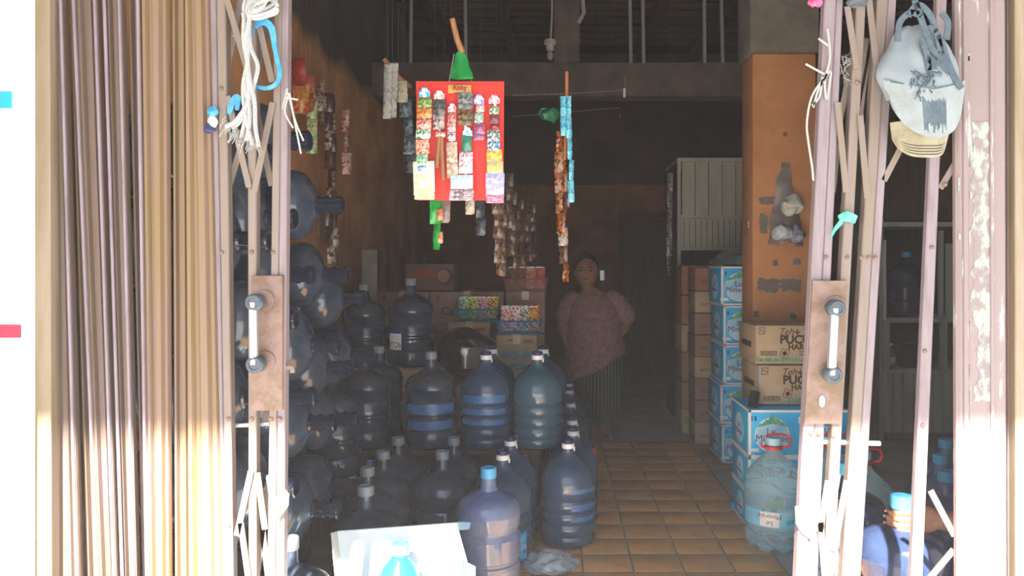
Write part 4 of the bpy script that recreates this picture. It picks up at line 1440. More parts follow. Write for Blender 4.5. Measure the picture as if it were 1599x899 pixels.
MB().sheet(card, 10, 12, .003).build('backing', M_BOARD, hb, world=True)
nm = MB().box(P(718, 139, YD - .006), (.093, .004, .034), bev=.001).build('name_plate', mat('plate_gold', '#c9a15c', .5, '#b98f4a', 30), hb, world=True)
text('Rizky', .026, P(718, 137, YD - .0085) - hb.location, M_INKR, hb, bold=.0012)
text('sembako grosir', .0075, P(718, 144.5, YD - .0085) - hb.location, M_INK, hb)
for (p, q) in (((709, 84), (701, 128)), ((719, 84), (737, 128))):
    MB().tube([P(*p, YD - .01), P(*q, YD)], .0013, 5).build('string', M_ROPE, hb, world=True)
MB().box(P(718, 129, YD - .004), (.35, .006, .008)).build('top_fold', M_BOARD, hb, world=True)
GP = 'pouch strips on the red display card'
strips = [
    (663, 135, 'leftmost strip, pouches in green and orange with cream cards below', [
        ('h', 663, 144, 17, 15, prt('3fa6d0', 'd0e8f0', 60)), ('p', 663, 160, 22, 15, prt('c8a04a', '3a8a4a', 60)), ('p', 663, 177, 23, 16, prt('d84a3a', 'c0a050', 60)), ('p', 662, 194, 23, 15, prt('e04438', 'd8b8a8', 60)), ('p', 661, 209, 23, 15, prt('2f8a48', 'd8e0d0', 60)),
        ('p', 660, 229, 21, 22, prt('f04a28', 'f8c8b0', 90)), ('p', 659, 249, 18, 17, prt('1f8a48', 'b8e0c0', 90)), ('p', 659, 263, 17, 12, prt('3878b8', 'b8d0e8', 90)),
        ('c', 662, 276, 33, 48, prt('ece3a0', 'f2f0e0', 40)), ('c', 662, 300, 32, 10, prt('ece3a0', 'e8e4c0', 60)), ('c', 663, 307, 31, 9, prt('f0e8a0', 'e6e0b0', 60))]),
    (686, 140, 'second strip, dark toy pouches over two brown sticks', [
        ('h', 686, 148, 16, 14, prt('e89898', 'f4e4e0', 70)), ('p', 686, 167, 20, 25, prt('6a6058', '3a3c42', 60)), ('p', 685, 190, 18, 24, prt('5a5450', 'c0b0a8', 60)), ('s', 684, 240, 0, 0, None), ('p', 688, 210, 15, 8, prt('e86a50', 'f4d4c8', 90))]),
    (706, 160, 'third strip, narrow candy pouches over a cream sachet pack', [
        ('h', 706, 168, 13, 13, prt('e06878', 'f4e0e0', 80)), ('p', 706, 183, 13, 16, prt('d8a8a0', 'b84a48', 80)), ('p', 705, 199, 13, 15, prt('c85858', 'e8d0c8', 80)), ('p', 705, 213, 13, 14, prt('8a4a78', 'e8d8d8', 80)), ('c', 706, 250, 17, 56, prt('d8c8b0', 'a88870', 50))]),
    (727, 147, 'fourth strip, silver and brown pack over green and white toys', [
        ('c', 727, 158, 23, 26, prt('8a8a88', '4a4a4a', 50)), ('c', 727, 183, 24, 26, prt('8a6838', '3a2a1c', 50)), ('h', 730, 206, 15, 14, prt('5aa8d0', 'd0e4f0', 60)), ('p', 729, 224, 15, 24, prt('2f7a60', '3f8a70', 50)), ('p', 728, 245, 21, 16, prt('b86a88', 'e8d8e0', 70)),
        ('p', 727, 261, 22, 20, prt('b8b4b0', 'e4e4e0', 50)), ('c', 721, 284, 35, 22, prt('c8d4dc', 'b4c0cc', 50)), ('c', 721, 302, 37, 11, prt('6a5a60', 'c8b8c0', 50)), ('c', 720, 309, 37, 8, prt('8a7078', 'd0b8b0', 50))]),
    (748, 147, 'fifth strip, white and blue figure pouches', [
        ('h', 748, 155, 16, 15, prt('8a8ac8', 'e0dcf0', 60)), ('p', 750, 169, 13, 12, prt('e0d8c8', 'd09a98', 70)), ('p', 748, 184, 14, 15, prt('d8dcc8', '7aa08a', 60)), ('p', 749, 202, 17, 18, prt('7a7aa8', 'b83a58', 70)), ('p', 748, 214, 17, 10, prt('5a7ab8', 'c85068', 80))]),
    (773, 148, 'rightmost strip, red and yellow pouches with lilac bags below', [
        ('h', 772, 155, 17, 14, prt('e88a88', 'f4e0e0', 70)), ('p', 772, 172, 15, 12, prt('d8d8c8', '3f8a58', 70)), ('p', 772, 186, 15, 14, prt('8a3a38', '6a4a58', 60)), ('p', 772, 198, 14, 9, prt('a83a38', '8a3838', 60)), ('p', 771, 212, 20, 18, prt('c8d0c8', '5a6068', 60)), ('p', 771, 228, 20, 16, prt('d8e0e0', '3a78a0', 60)),
        ('c', 772, 243, 24, 18, prt('d8d048', 'e08a40', 40)), ('c', 773, 262, 25, 20, prt('d8c848', 'a8a898', 40)), ('c', 773, 282, 29, 24, prt('c8b8d8', '9a9ac0', 40)), ('c', 773, 299, 28, 16, prt('b8b8d0', 'd8c8d8', 40)), ('c', 773, 310, 27, 14, prt('d898b0', 'c85878', 50))]),
]
for ci, (px, py, lb, items) in enumerate(strips):
    yy = YD - .024
    o = root('hanging_pouch_strip', P(px, py, yy), lb + ' on the red card', 'pouch strip', GP)
    MB().box(P(px, (items[0][2] + items[-1][2]) / 2, yy + .006), (.01, .0015, abs(items[-1][2] - items[0][2]) * yy / F)).build('backing_strip', M_WHITE, o, world=True)
    for k, (t, x, y, w_, h_, m) in enumerate(items):
        s_ = yy / F
        if t == 's':
            for (p, q) in (((686, 204), (682, 262)), ((689, 208), (692, 282))):
                MB().tube([P(*p, yy), P(*q, yy)], .0085, 8).build('stick', mat('stick_brown', '#a5714f', .6), o, world=True)
            continue
        if t == 'h':
            hm_ = MB()
            c = P(x, y, yy)
            ol = [(-.5, -.5), (.5, -.5), (.5, .05), (.32, .22), (.2, .5), (-.2, .5), (-.32, .22), (-.5, .05)]
            hm_.poly([(c.x + a_ * w_ * s_, c.z + b_ * h_ * s_) for a_, b_ in ol], yy - .001, yy + .001)
            hm_.build('header_card', m, o, world=True)
            continue
        packet('pouch' if t == 'p' else 'flat_pack', m, o, P(x, y, yy - .002 * k * .5) - o.location, w_ * s_, h_ * s_, .018 if t == 'p' else .008, k % 4, ry=random.uniform(-.03, .03))

st = root('hanging_stick', P(712, 65, YD), 'brown wooden stick with green plastic bag above the red display card', 'stick')
MB().tube([P(706, 29, YD - .03), P(714, 62, YD - .015), P(722, 82, YD)], [.011, .012, .013], 10).build('stick_body', M_WOODL, st, world=True)
wire(P(705, 31, YD - .03), Vector((P(705, 31, YD).x, YD, 3.79)), st, name='hook_wire')
gbm = MB()
gbm.sheet(lambda u, v: wig(P(720 + (u - .5) * (10 + 24 * v ** .7), 80 + 44 * v, YD - .01 - .03 * math.sin(PI * u) * v), .012, 20), 12, 12, .001)
gbm.sheet(lambda u, v: wig(P(720 + (u - .5) * (9 + 22 * v ** .7), 80 + 42 * v, YD + .015 + .02 * math.sin(PI * u) * v), .012, 20), 12, 12, .001)
gbm.build('plastic_bag', M_FILMG, st, world=True)


def sachet_strip(px0, py0, px1, py1, Y, n, w_, m, label, group, name='hanging_sachet_strip', hookz=None, bulge=.02, jit=.02, head=None):
    o = root(name, P(px0, py0, Y), label, 'sachet strip', group)
    h_ = (py1 - py0) / n * Y / F
    for k in range(n):
        t = (k + .5) / n
        p = P(px0 + (px1 - px0) * t, py0 + (py1 - py0) * t, Y)
        mm = m[k % len(m)] if isinstance(m, list) else m
        packet('sachet', mm, o, p - o.location + Vector((random.uniform(-jit, jit) * w_, 0, 0)), w_, h_ * .99, bulge, k % 4, rz=random.uniform(-.9, .9) if jit else 0, ry=random.uniform(-.05, .05))
    top = P(px0, py0, Y)
    MB().tube([top + Vector((0, 0, -.005)), Vector((top.x, Y, hookz if hookz else 3.79))], .0012, 5).build('hanger_thread', M_METDK, o, world=True)
    return o


# left wall strips
G_LW = 'snack strips along the left wall'
red1, grn1 = prt('b8322a', '8a2420', 50), prt('5a9a40', 'd8d8a8', 50)
sachet_strip(466, 90, 470, 178, 3.95, 2, .085, [red1, prt('b8402c', 'c89a50', 40)], 'strip of two fat red packets nearest the gate on the left wall', G_LW, bulge=.05)
sachet_strip(480, 118, 486, 175, 4.05, 2, .075, prt('b08050', 'a83a2a', 50), 'short tan and red packet strip beside the fat red packets', G_LW, bulge=.04)
sachet_strip(487, 130, 487, 240, 4.15, 4, .055, grn1, 'green leafy packet strip on the left wall', G_LW)
sachet_strip(500, 125, 503, 198, 4.3, 3, .06, prt('5a3a34', 'a89888', 50), 'short dull brown packet strip between green and dark strips', G_LW)
brn = prt('3a1f1c', '54302a', 30)
brn2 = prt('3a1f1c', 'c8b8a8', 30)
sachet_strip(512, 145, 516, 412, 4.45, 9, .05, [brn, brn, brn2], 'long dark brown sachet strip, left of a hanging pair', G_LW, jit=.1)
sachet_strip(520, 148, 522, 415, 4.55, 9, .045, [brn, brn2, brn], 'long dark brown sachet strip, right of a hanging pair', G_LW, jit=.1)
sachet_strip(538, 172, 542, 272, 4.7, 3, .06, prt('a82a24', 'd8c8b8', 45), 'red and white packet strip farthest along the left wall', G_LW, bulge=.03)
yn = 1.497 * F / 363
pap = MB().box((XL + .003, yn, P(0, 348, yn).z), (.005, .24, .17))
tag(pap.build('hanging_notice', mat('paper_notice', '#b8a890', .8), None, loc=(XL + .003, yn, P(0, 348, yn).z)), 'small pale printed notice behind the dark strips on the left wall', 'notice')
# silver sachets on a stick, left of the card
sk = root('hanging_stick', P(612, 110, 3.5), 'short wooden peg stick carrying silver sachets left of the red card', 'stick')
MB().tube([P(600, 92, 3.48), P(622, 120, 3.5), P(640, 135, 3.6)], .011, 8).build('stick_body', M_WOODL, sk, world=True)
wire(P(622, 118, 3.5), Vector((P(622, 118, 3.5).x, 3.5, 3.79)), sk, name='hook_wire')
slv = prt('8d8a84', 'b8b4ac', 40)
sachet_strip(605, 100, 606, 186, 3.47, 1, .04, slv, 'long silver sachet, left one hanging from the peg stick', 'silver sachets on the peg stick', jit=0)
sachet_strip(613, 98, 615, 184, 3.48, 1, .04, slv, 'long silver sachet, right one hanging from the peg stick', 'silver sachets on the peg stick', jit=0)
dkb = prt('34424a', '6a7a80', 40)
sachet_strip(628, 126, 628, 160, 3.52, 1, .05, prt('a09a88', 'c8c0a0', 40), 'pale folded packet between silver sachets and dark blue packets', 'silver sachets on the peg stick', jit=0)
sachet_strip(632, 155, 646, 270, 3.54, 4, .06, dkb, 'dark bluish packet strip at the left edge of the red card', 'silver sachets on the peg stick', bulge=.04)
# behind and under the card
G_UC = 'sachet strips hanging under the red card'
gpk = prt('1f9a3a', '2fae48', 30)
orp = prt('c85a30', 'e0a070', 60)
o = sachet_strip(679, 310, 683, 390, 3.2, 2, .052, gpk, 'bright green packet strip hanging under the left half of the red card', G_UC, bulge=.03)
for k in range(2):
    packet('picture_patch', orp, o, P(687, 335 + 36 * k, 3.185) - o.location, .025, .05, .012, 3)
sachet_strip(694, 312, 694, 348, 3.22, 1, .05, prt('7a6a60', '9a8a80', 50), 'greyish brown packet beside the green strip under the red card', G_UC, jit=0)
sachet_strip(733, 308, 735, 335, 3.25, 1, .04, prt('b0906a', 'd0c8c0', 50), 'cream packet under the middle of the red card', G_UC, jit=0)
sachet_strip(750, 312, 751, 368, 3.3, 2, .045, prt('2a2c32', '44464c', 40), 'black packet strip under the middle of the red card', G_UC)
G_CS = 'brown sachet strips near the middle of the shop'
bs1, bs2 = prt('442c20', '7e664c', 40), prt('3a261c', '644c38', 40)
sachet_strip(775, 315, 781, 430, 3.4, 6, .04, [bs1, bs2], 'brown and cream sachet strip just right under the red card', G_CS, jit=.15)
sachet_strip(784, 315, 786, 432, 3.6, 6, .035, [bs2, bs1], 'darker sachet strip close behind the brown and cream one', G_CS, jit=.15)
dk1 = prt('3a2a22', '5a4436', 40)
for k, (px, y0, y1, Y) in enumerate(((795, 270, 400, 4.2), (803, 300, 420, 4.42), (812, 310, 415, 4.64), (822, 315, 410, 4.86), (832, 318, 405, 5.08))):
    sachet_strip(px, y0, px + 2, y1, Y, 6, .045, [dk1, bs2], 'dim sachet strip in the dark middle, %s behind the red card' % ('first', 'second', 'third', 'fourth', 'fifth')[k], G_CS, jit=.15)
# the stick with cyan strip and coffee sachets
sk = root('hanging_stick', P(885, 130, 3.4), 'thin brown stick above the cyan and orange sachet strips', 'stick')
MB().tube([P(885, 112, 3.4), P(885, 150, 3.4), P(882, 250, 3.41)], .0075, 8).build('stick_body', mat('stick_orange', '#b0703c', .6), sk, world=True)
wire(P(885, 114, 3.4), Vector((P(885, 114, 3.4).x, 3.4, 3.79)), sk, name='hook_wire')
cyn = prt('3f9ab8', '7fc8d8', 40)
orb = prt('b8682c', '3a2418', 50)
gr2 = prt('6a5648', 'a8988a', 45)
G_CY = 'sachet strips on the thin brown stick'
sachet_strip(880, 150, 881, 212, 3.37, 2, .028, cyn, 'short cyan sachet strip on the left of the thin stick', G_CY, jit=.1)
sachet_strip(888, 150, 893, 316, 3.36, 5, .028, cyn, 'long cyan sachet strip on the right of the thin stick', G_CY, jit=.1)
sachet_strip(872, 205, 876, 365, 3.42, 5, .045, [orb, prt('4a2c20', 'b07a50', 40)], 'orange and brown coffee sachet strip hanging left of the cyan one', G_CY, jit=.2)
sachet_strip(881, 215, 881, 440, 3.44, 8, .045, [prt('3a2620', '6a4a38', 40), orb, gr2], 'longest brown sachet strip under the thin stick', G_CY, jit=.2)
gbag = MB().ball(P(858, 178, 4.2), .05, 14, 10, (1.2, .7, .8))
gbag.v = [wig(p, .025, 22) for p in gbag.v]
o = gbag.build('hanging_plastic_bag', mat('green_bag', '#1f6a4a', .25, '#2f8a60', 20), None, loc=P(858, 178, 4.2))
tag(o, 'small dark green plastic bag hanging left of the thin brown stick', 'plastic bag')
MB().tube([Vector((0, 0, .03)), Vector((0, 0, 3.79 - P(858, 178, 4.2).z))], .0012, 5).build('string', M_METDK, o)
# wires across and the bulb holder
wr_ = root('hanging_wire', P(930, 142, 5.6), 'thin pale wire stretched across the dark space below the beam', 'wire')
MB().tube([P(800, 149, 5.4), P(890, 146, 5.5), P(976, 141, 5.8), P(976, 120, 5.98)], .003, 5).build('wire_line', M_PIPE, wr_, world=True)
MB().tube([P(975, 138, 5.78), P(975, 152, 5.78)], .01, 6).build('wire_clip', M_WHITE, wr_, world=True)
MB().tube([P(800, 182, 6.6), P(968, 168, 6.6), P(968, 185, 6.6)], .003, 5).build('wire_line', M_PIPE, wr_, world=True)
bl = root('hanging_bulb_holder', P(858, 80, 5.2), 'pale bulb holder with small bulb hanging on a white cable', 'bulb holder')
MB().tube([P(862, -60, 5.2), P(862, 20, 5.2), P(860, 62, 5.2)], .007, 6).build('cable', M_PIPE, bl, world=True)
hd = P(859, 62, 5.2)
MB().lathe([(0, 0), (.04, -.002), (.042, -.03), (.03, -.036), (.026, -.075), (.02, -.08), (0, -.08)], 16, Matrix.Translation(hd)).build('socket', mat('socket_cream', '#a09a90', .5), bl, world=True)
MB().ball(hd + Vector((0, 0, -.11)), .024, 12, 8, (1, 1, 1.4)).build('bulb', mat('bulb_glass', '#8a8682', .15), bl, world=True)
MB().tube([P(862, -60, 5.2), Vector((P(862, 0, 5.2).x, 5.2, 3.8))], .007, 6).build('cable', M_PIPE, bl, world=True)

# plastic bag hung on the pillar
pb = root('hanging_plastic_bag', P(1228, 275, pyf), 'clear plastic bag of white scraps hung on the orange pillar', 'plastic bag')
MB().box(P(1227, 258, pyf - .004), (.05, .006, .03)).build('tape', M_CONC, pb, world=True)
MB().sheet(lambda u, v: wig(P(1226 + (u - .5) * (14 + 42 * v ** .8), 262 + 120 * v, pyf - .012 - .05 * math.sin(PI * u) * v), .02, 12), 16, 20, .001).build('bag_film', M_FILMGREY, pb, world=True)
for (x, y, r, m) in ((1236, 322, .062, mat('scrap_paper', '#a8aa9c', .7, '#c8c8be', 20)), (1222, 362, .05, mat('scrap_paper_grey', '#8a929a', .6, '#c4c8c8', 24)), (1242, 368, .045, mat('scrap_blue', '#2e3c58', .5, '#8a929c', 24))):
    b_ = MB().ball(P(x, y, pyf - .05), r, 14, 10, (1, .6, .95))
    b_.v = [wig(p, .035, 18) for p in b_.v]
    b_.build('scrap', m, pb, world=True)
sw = root('sachet_tag', P(1165, 350, pyf), 'small printed tag stuck on the aisle side of the orange pillar', 'tag')
MB().box(Vector((px0 - .003, pyf + .10, P(0, 352, pyf).z)), (.006, .05, .10)).build('tag_paper', prt('6a4a3a', 'b8a890', 50), sw, world=True)


# ---------------------------------------------------------------- cupboards
cb = root('tall_cupboard', (1.36, 6.5, 0), 'tall cupboard with pale panelled upper doors behind the carton stacks', 'cupboard')
cw0, cw1 = 1.056, 1.70
MB().box((1.07, 6.85, 1.15), (.028, .7, 2.3)).build('side_panel', M_WOOD, cb, world=True)
MB().box((cw1, 6.85, 1.15), (.028, .7, 2.3)).build('side_panel', M_WOOD, cb, world=True)
MB().box((1.38, 6.85, 2.29), (.66, .72, .03)).build('top_board', M_CABW, cb, world=True)
MB().box((1.38, 7.19, 1.15), (.64, .02, 2.28)).build('back_board', M_WOOD, cb, world=True)
zz = lambda py: EYE - (py - 415) * 6.5 / F
MB().box((1.38, 6.51, (zz(341) + zz(385)) / 2), (.6, .02, zz(341) - zz(385))).build('lower_panel', M_CABW, cb, world=True)
MB().box((1.065, 6.495, 1.15), (.03, .02, 2.3)).build('front_rail', M_CABW, cb, world=True)
for py in (250, 338, 388):
    MB().box((1.38, 6.495, zz(py)), (.64, .024, .03)).build('front_rail', M_CABW, cb, world=True)
for k in range(5):
    MB().box((1.15 + .118 * k, 6.515, (zz(252) + zz(336)) / 2), (.112, .02, zz(252) - zz(336))).build('panel_board', M_CABW, cb, world=True)
for k in range(12):
    MB().box((1.11 + .05 * k, 6.497, (zz(343) + zz(385)) / 2), (.004, .008, zz(343) - zz(385))).build('panel_groove', M_WOOD, cb, world=True)
for z_ in (.05, .55, 1.05):
    MB().box((1.38, 6.85, z_), (.62, .64, .025)).build('shelf', M_WOOD, cb, world=True)
for k in range(3):
    sachet_strip(1047 - k, 270 + 50 * k, 1046 - k, 330 + 50 * k, 6.3, 2, .05, prt('3a302a', '8a847c', 40), 'dim grey packet strip at the dark edge of the tall cupboard, %s' % ('upper', 'middle', 'lower')[k], 'packet strips at the cupboard edge')

dc = root('display_cabinet', (2.85, 5.6, 0), 'grey green display cabinet with open niches behind the right gate leaf', 'cabinet')
YD2 = 5.6
sx = lambda px: (px - 870) * YD2 / F
sz = lambda py: EYE - (py - 415) * YD2 / F
L_, R_ = sx(1374), sx(1560)
MB().box(((L_ + R_) / 2, 5.92, sz(680) / 2 + .04), (R_ - L_ - .04, .55, .06)).build('plinth', M_METDK, dc, world=True)
MB().box(((L_ + R_) / 2, 6.19, 1.2), (R_ - L_, .02, 2.3)).build('back_board', M_WOOD, dc, world=True)
for x in (L_ + .015, R_ - .015):
    MB().box((x, 5.9, 1.2), (.03, .58, 2.35)).build('side_panel', M_CABG, dc, world=True)
for py, nm_ in ((500, 'shelf'), (580, 'shelf'), (350, 'shelf')):
    MB().box(((L_ + R_) / 2, 5.89, sz(py)), (R_ - L_ - .04, .56, .035)).build(nm_, M_CABG, dc, world=True)
for px in (1384, 1474, 1556):
    MB().box((sx(px), 5.61, (sz(500) + sz(580)) / 2), (.05, .03, sz(500) - sz(580))).build('front_post', M_CABG, dc, world=True)
MB().box((sx(1379.5), 5.59, (sz(375) + sz(500)) / 2), (.02, .03, sz(375) - sz(500))).build('front_post', M_WHITE, dc, world=True)
MB().box((sx(1470), 5.61, (sz(360) + sz(500)) / 2), (.03, .03, sz(360) - sz(500))).build('front_post', M_CABG, dc, world=True)
MB().box((sx(1515), 5.61, (sz(380) + sz(500)) / 2), (.36, .02, sz(380) - sz(500))).build('door', M_CABG, dc, world=True)
n = 11
for k in range(n):
    x = L_ + .03 + (R_ - L_ - .06) * (k + .5) / n
    MB().box((x, 5.62, (sz(583) + sz(676)) / 2), ((R_ - L_ - .06) / n - .006, .02, sz(583) - sz(676)), bev=.002).build('panel_board', M_CABG, dc, world=True)
MB().box(((L_ + R_) / 2, 5.64, (sz(583) + sz(676)) / 2), (R_ - L_ - .06, .01, sz(583) - sz(676))).build('panel_back', M_CABG, dc, world=True)
MB().box(((L_ + R_) / 2, 5.6, sz(340) + .35), (R_ - L_, .03, .72)).build('head_board', M_WOOD, dc, world=True)
g = gallon('royal', at(1415, 5.85, sz(500) + .02), 'dark blue gallon inside the display cabinet on its upper shelf', 'gallon in the cabinet')
del g['group']
gb_ = root('glass_bottle', (sx(1402), 5.72, sz(580) + .018), 'small glass bottle with pale label in the lower cabinet niche', 'bottle')
MB().lathe([(0, 0), (.03, 0), (.033, .01), (.033, .09), (.02, .12), (.012, .14), (.012, .17), (0, .17)], 16).build('body', mat('bottle_glass', '#a8b8b4', .1, trans=.6), gb_)
MB().lathe([(.034, .03), (.0345, .03), (.0345, .08), (.034, .08)], 16).build('label', M_WHITE, gb_)
MB().lathe([(0, .168), (.014, .168), (.014, .185), (0, .187)], 12).build('cap', M_WHITE, gb_)
pt = root('dark_pot', (sx(1432), 5.74, sz(580) + .018), 'dark square tin standing beside the glass bottle in the cabinet niche', 'tin')
MB().box((0, 0, .085), (.15, .14, .17), bev=.01).build('body', M_LINER, pt)
MB().box((0, 0, .175), (.156, .146, .014), bev=.004).build('lid', M_METDK, pt)


# ---------------------------------------------------------------- clear bottles and blue gallons at right
def clear_bottle(loc, label, lab=True):
    o = root('clear_water_bottle', loc, label, 'water bottle', 'big clear bottles with red handles')
    n = 48
    prof = [(.001, .018), (.06, .006), (.10, .0), (.125, .018), (.135, .05), (.135, .10), (.131, .115), (.136, .13), (.136, .21), (.131, .222), (.136, .235), (.137, .27), (.131, .282), (.137, .294), (.135, .315), (.129, .325), (.133, .337), (.125, .36), (.105, .39), (.075, .42), (.048, .445), (.036, .46), (.034, .49), (.034, .505), (.001, .505)]
    rings = []
    for r, z_ in prof:
        ring = []
        for k in range(n):
            a_ = 2 * PI * k / n
            lobe = 1 - .10 * max(0, 1 - z_ / .09) * (.5 + .5 * math.cos(7 * a_)) * (r > .02)
            dz = .012 * math.sin(2 * a_) if .27 < z_ < .34 else 0
            ring.append(Vector((r * lobe * math.cos(a_), r * lobe * math.sin(a_), z_ + dz + (.02 * (.5 + .5 * math.cos(7 * a_)) if z_ < .03 and r > .05 else 0))))
        rings.append(ring)
    MB().loft(rings).build('body', M_PANE, o)
    MB().lathe(cap_prof(.037, .495, .53), 24).build('cap', mat('cap_pale_blue', '#a8d4e8', .3), o)
    hd_ = MB()
    hd_.lathe([(.037, .474), (.043, .476), (.043, .49), (.037, .492)], 24)
    hd_.tube([(.04, 0, .482), (.07, -.012, .488), (.082, -.016, .515), (.074, -.012, .538), (.045, -.004, .544), (.0, -.002, .546), (-.03, 0, .54), (-.036, 0, .53)], .006, 8)
    hd_.tube([(-.04, 0, .482), (-.058, 0, .487), (-.06, 0, .505)], .006, 8)
    hd_.build('handle', M_RED, o)['label'] = 'red carrying handle'
    if lab:
        patch(o, mat('label_clearblue', '#8fcbe4', .3, '#6db7dc', 14), .1385, -1.5, 1.5, .135, .21)
        patch(o, M_WHITE, .1392, -.75, -.1, .14, .205, 'label_panel')
        arc_text('Le\nMinerale', .032, .1400, -.42, .172, M_PURP, o, rot180=True)
        patch(o, M_LMBLUE, .1392, .15, .7, .15, .17, 'label_panel')
    return o


clear_bottle(at(1208, 3.60), 'big clear bottle with red handle in front of the blue cartons')
clear_bottle((1.335, 3.625, 0), 'clear bottle with red handle behind the right gate bars', False)
clear_bottle((1.37, 3.33, 0), 'clear pale bottle right of the gate bars, above royal blue gallon', False)
pf = root('wooden_platform', (1.20, 2.57, 0), 'low wooden platform under the two gallons by the right gate leaf', 'platform')
for k in range(5):
    MB().box((0, -.33 + .165 * k, .115), (.46, .155, .03), bev=.003).build('plank', M_WOOD, pf)
for k in (-.17, .17):
    MB().box((k, 0, .05), (.07, .78, .1)).build('runner', M_WOOD, pf)
gallon('royal', at(1408, 2.37, .13), 'royal blue gallon gripped by a hand at its light blue cap', G_RT)
gallon('royal', (1.08, 2.76, .13), 'royal blue gallon behind the right gate bars, left of the gripped one', G_RT)
gallon('violet', at(1478, 3.12), 'dark violet gallon nearest of the three blue capped ones by the post', G_RT)
gallon('violet', at(1469, 3.40), 'dark violet gallon in the middle of three by the post', G_RT)
gallon('violet', at(1477, 3.69), 'dark violet gallon farthest of the three by the post', G_RT)

# small things on the floor
kc = root('loose_bottle_cap', P(1150, 792, 0) if False else ((1150 - 870) * 4.16 / F, 4.16, 0), 'loose light blue bottle cap on the cement strip', 'bottle cap')
MB().lathe([(0, 0), (.031, 0), (.033, .004), (.033, .034), (.03, .038), (0, .038)], 20).build('shell', M_CAPBLUE, kc)
fb = MB()
for s_, dz in ((0, 0), (1, .02)):
    fb.sheet(lambda u, v: wig((.0 - .03 + .25 * (u - .5) * (1 - .5 * abs(v - .5)) , 3.38 + .26 * (v - .5) * (1 - .4 * abs(u - .5)), .012 + .045 * math.sin(PI * u) * math.sin(PI * v) * (1 if s_ else .3)), .022, 17 + 5 * s_), 26, 20, .0008)
fb.v = [Vector((p.x, p.y, max(.003, p.z))) for p in fb.v]
tag(fb.build('plastic_bag', clear_film('bag_film_blue', (.55, .68, .74), .42, .08), None, loc=(-.03, 3.38, 0), sharp=20), 'crumpled clear plastic bag on the floor in front of the lone aisle gallon', 'plastic bag')

# white carton and turquoise bottle at the front
wc = root('open_carton', ((625 - 870) * 2.7 / F, 2.62, 0), 'open white carton with its tall back flap raised, bottom of the picture', 'carton')
A = lambda px, py, Y: P(px, py, Y)
q = [A(527, 829, 2.72), A(713, 816, 2.72), A(737, 905, 2.68), A(534, 905, 2.68)]
zlow = .24
bp_ = MB()
bp_.loft([[p + Vector((0, dy, 0)) for p in q] for dy in (0, .006)])
bp_.build('back_flap', mat('white_card', '#eef0ee', .7, '#e6e8e4', 6), wc, world=True)
q2 = [A(518, 832, 2.66), A(527, 829, 2.72), A(534, 905, 2.68), A(525, 905, 2.62)]
MB().loft([[p + Vector((dx, 0, 0)) for p in q2] for dx in (0, -.004)]).build('side_flap', mat('card_edge', '#c4bdae', .8), wc, world=True)
q3 = [A(713, 816, 2.72), A(735, 817, 2.60), A(733, 826, 2.60), A(716, 828, 2.72)]
MB().loft([[p + Vector((0, 0, dz)) for p in q3] for dz in (0, .004)]).build('corner_flap', M_TURQ, wc, world=True)
x0_, x1_ = A(534, 0, 2.68).x, A(737, 0, 2.68).x
zb_ = A(0, 893, 2.68).z
for nm_, c, s_ in (('back_panel', ((x0_ + x1_) / 2, 2.69, zb_ / 2), (x1_ - x0_, .006, zb_)), ('front_panel', ((x0_ + x1_) / 2, 2.505, .12), (x1_ - x0_, .006, .236)), ('side_panel', (x0_, 2.598, .12), (.006, .185, .236)), ('side_panel', (x1_, 2.598, .12), (.006, .185, .236)), ('bottom_panel', ((x0_ + x1_) / 2, 2.598, .004), (x1_ - x0_, .185, .006))):
    MB().box(c, s_).build(nm_, mat('white_card', '#eef0ee', .7), wc, world=True)
for k, (a_, b_, m) in enumerate(((628, 655, M_CAPBLUE), (657, 668, M_MOUNT), (670, 690, M_CAPBLUE), (600, 612, M_CAPBLUE))):
    MB().box(((A(a_, 0, 2.675).x + A(b_, 0, 2.675).x) / 2, 2.673, A(0, 893, 2.675).z), (A(b_, 0, 2.675).x - A(a_, 0, 2.675).x, .003, .018)).build('print_strip', m, wc, world=True)
tri = [A(716, 872, 2.66), A(742, 885, 2.60), A(742, 905, 2.60), A(726, 905, 2.66)]
MB().loft([[p + Vector((0, dy, 0)) for p in tri] for dy in (0, .004)]).build('green_flap', mat('card_green', '#3fb58a', .6, '#d8ece0', 20), wc, world=True)
tb = root('turquoise_bottle', ((620 - 870) * 2.597 / F, 2.597, .008), 'turquoise water bottle with light cap standing in the open white carton', 'water bottle')
MB().lathe([(0, 0), (.07, 0), (.082, .012), (.086, .03), (.086, .19), (.084, .22), (.074, .26), (.058, .30), (.036, .325), (.029, .335), (.0285, .36), (0, .36)], 32, Matrix.Rotation(.03, 4, 'Y')).build('body', M_TURQ, tb)
tc_ = MB().lathe(cap_prof(.0325, .345, .383), 24, Matrix.Rotation(.03, 4, 'Y'))
tc_.build('cap', mat('cap_aqua', '#5fc0dc', .35), tb)


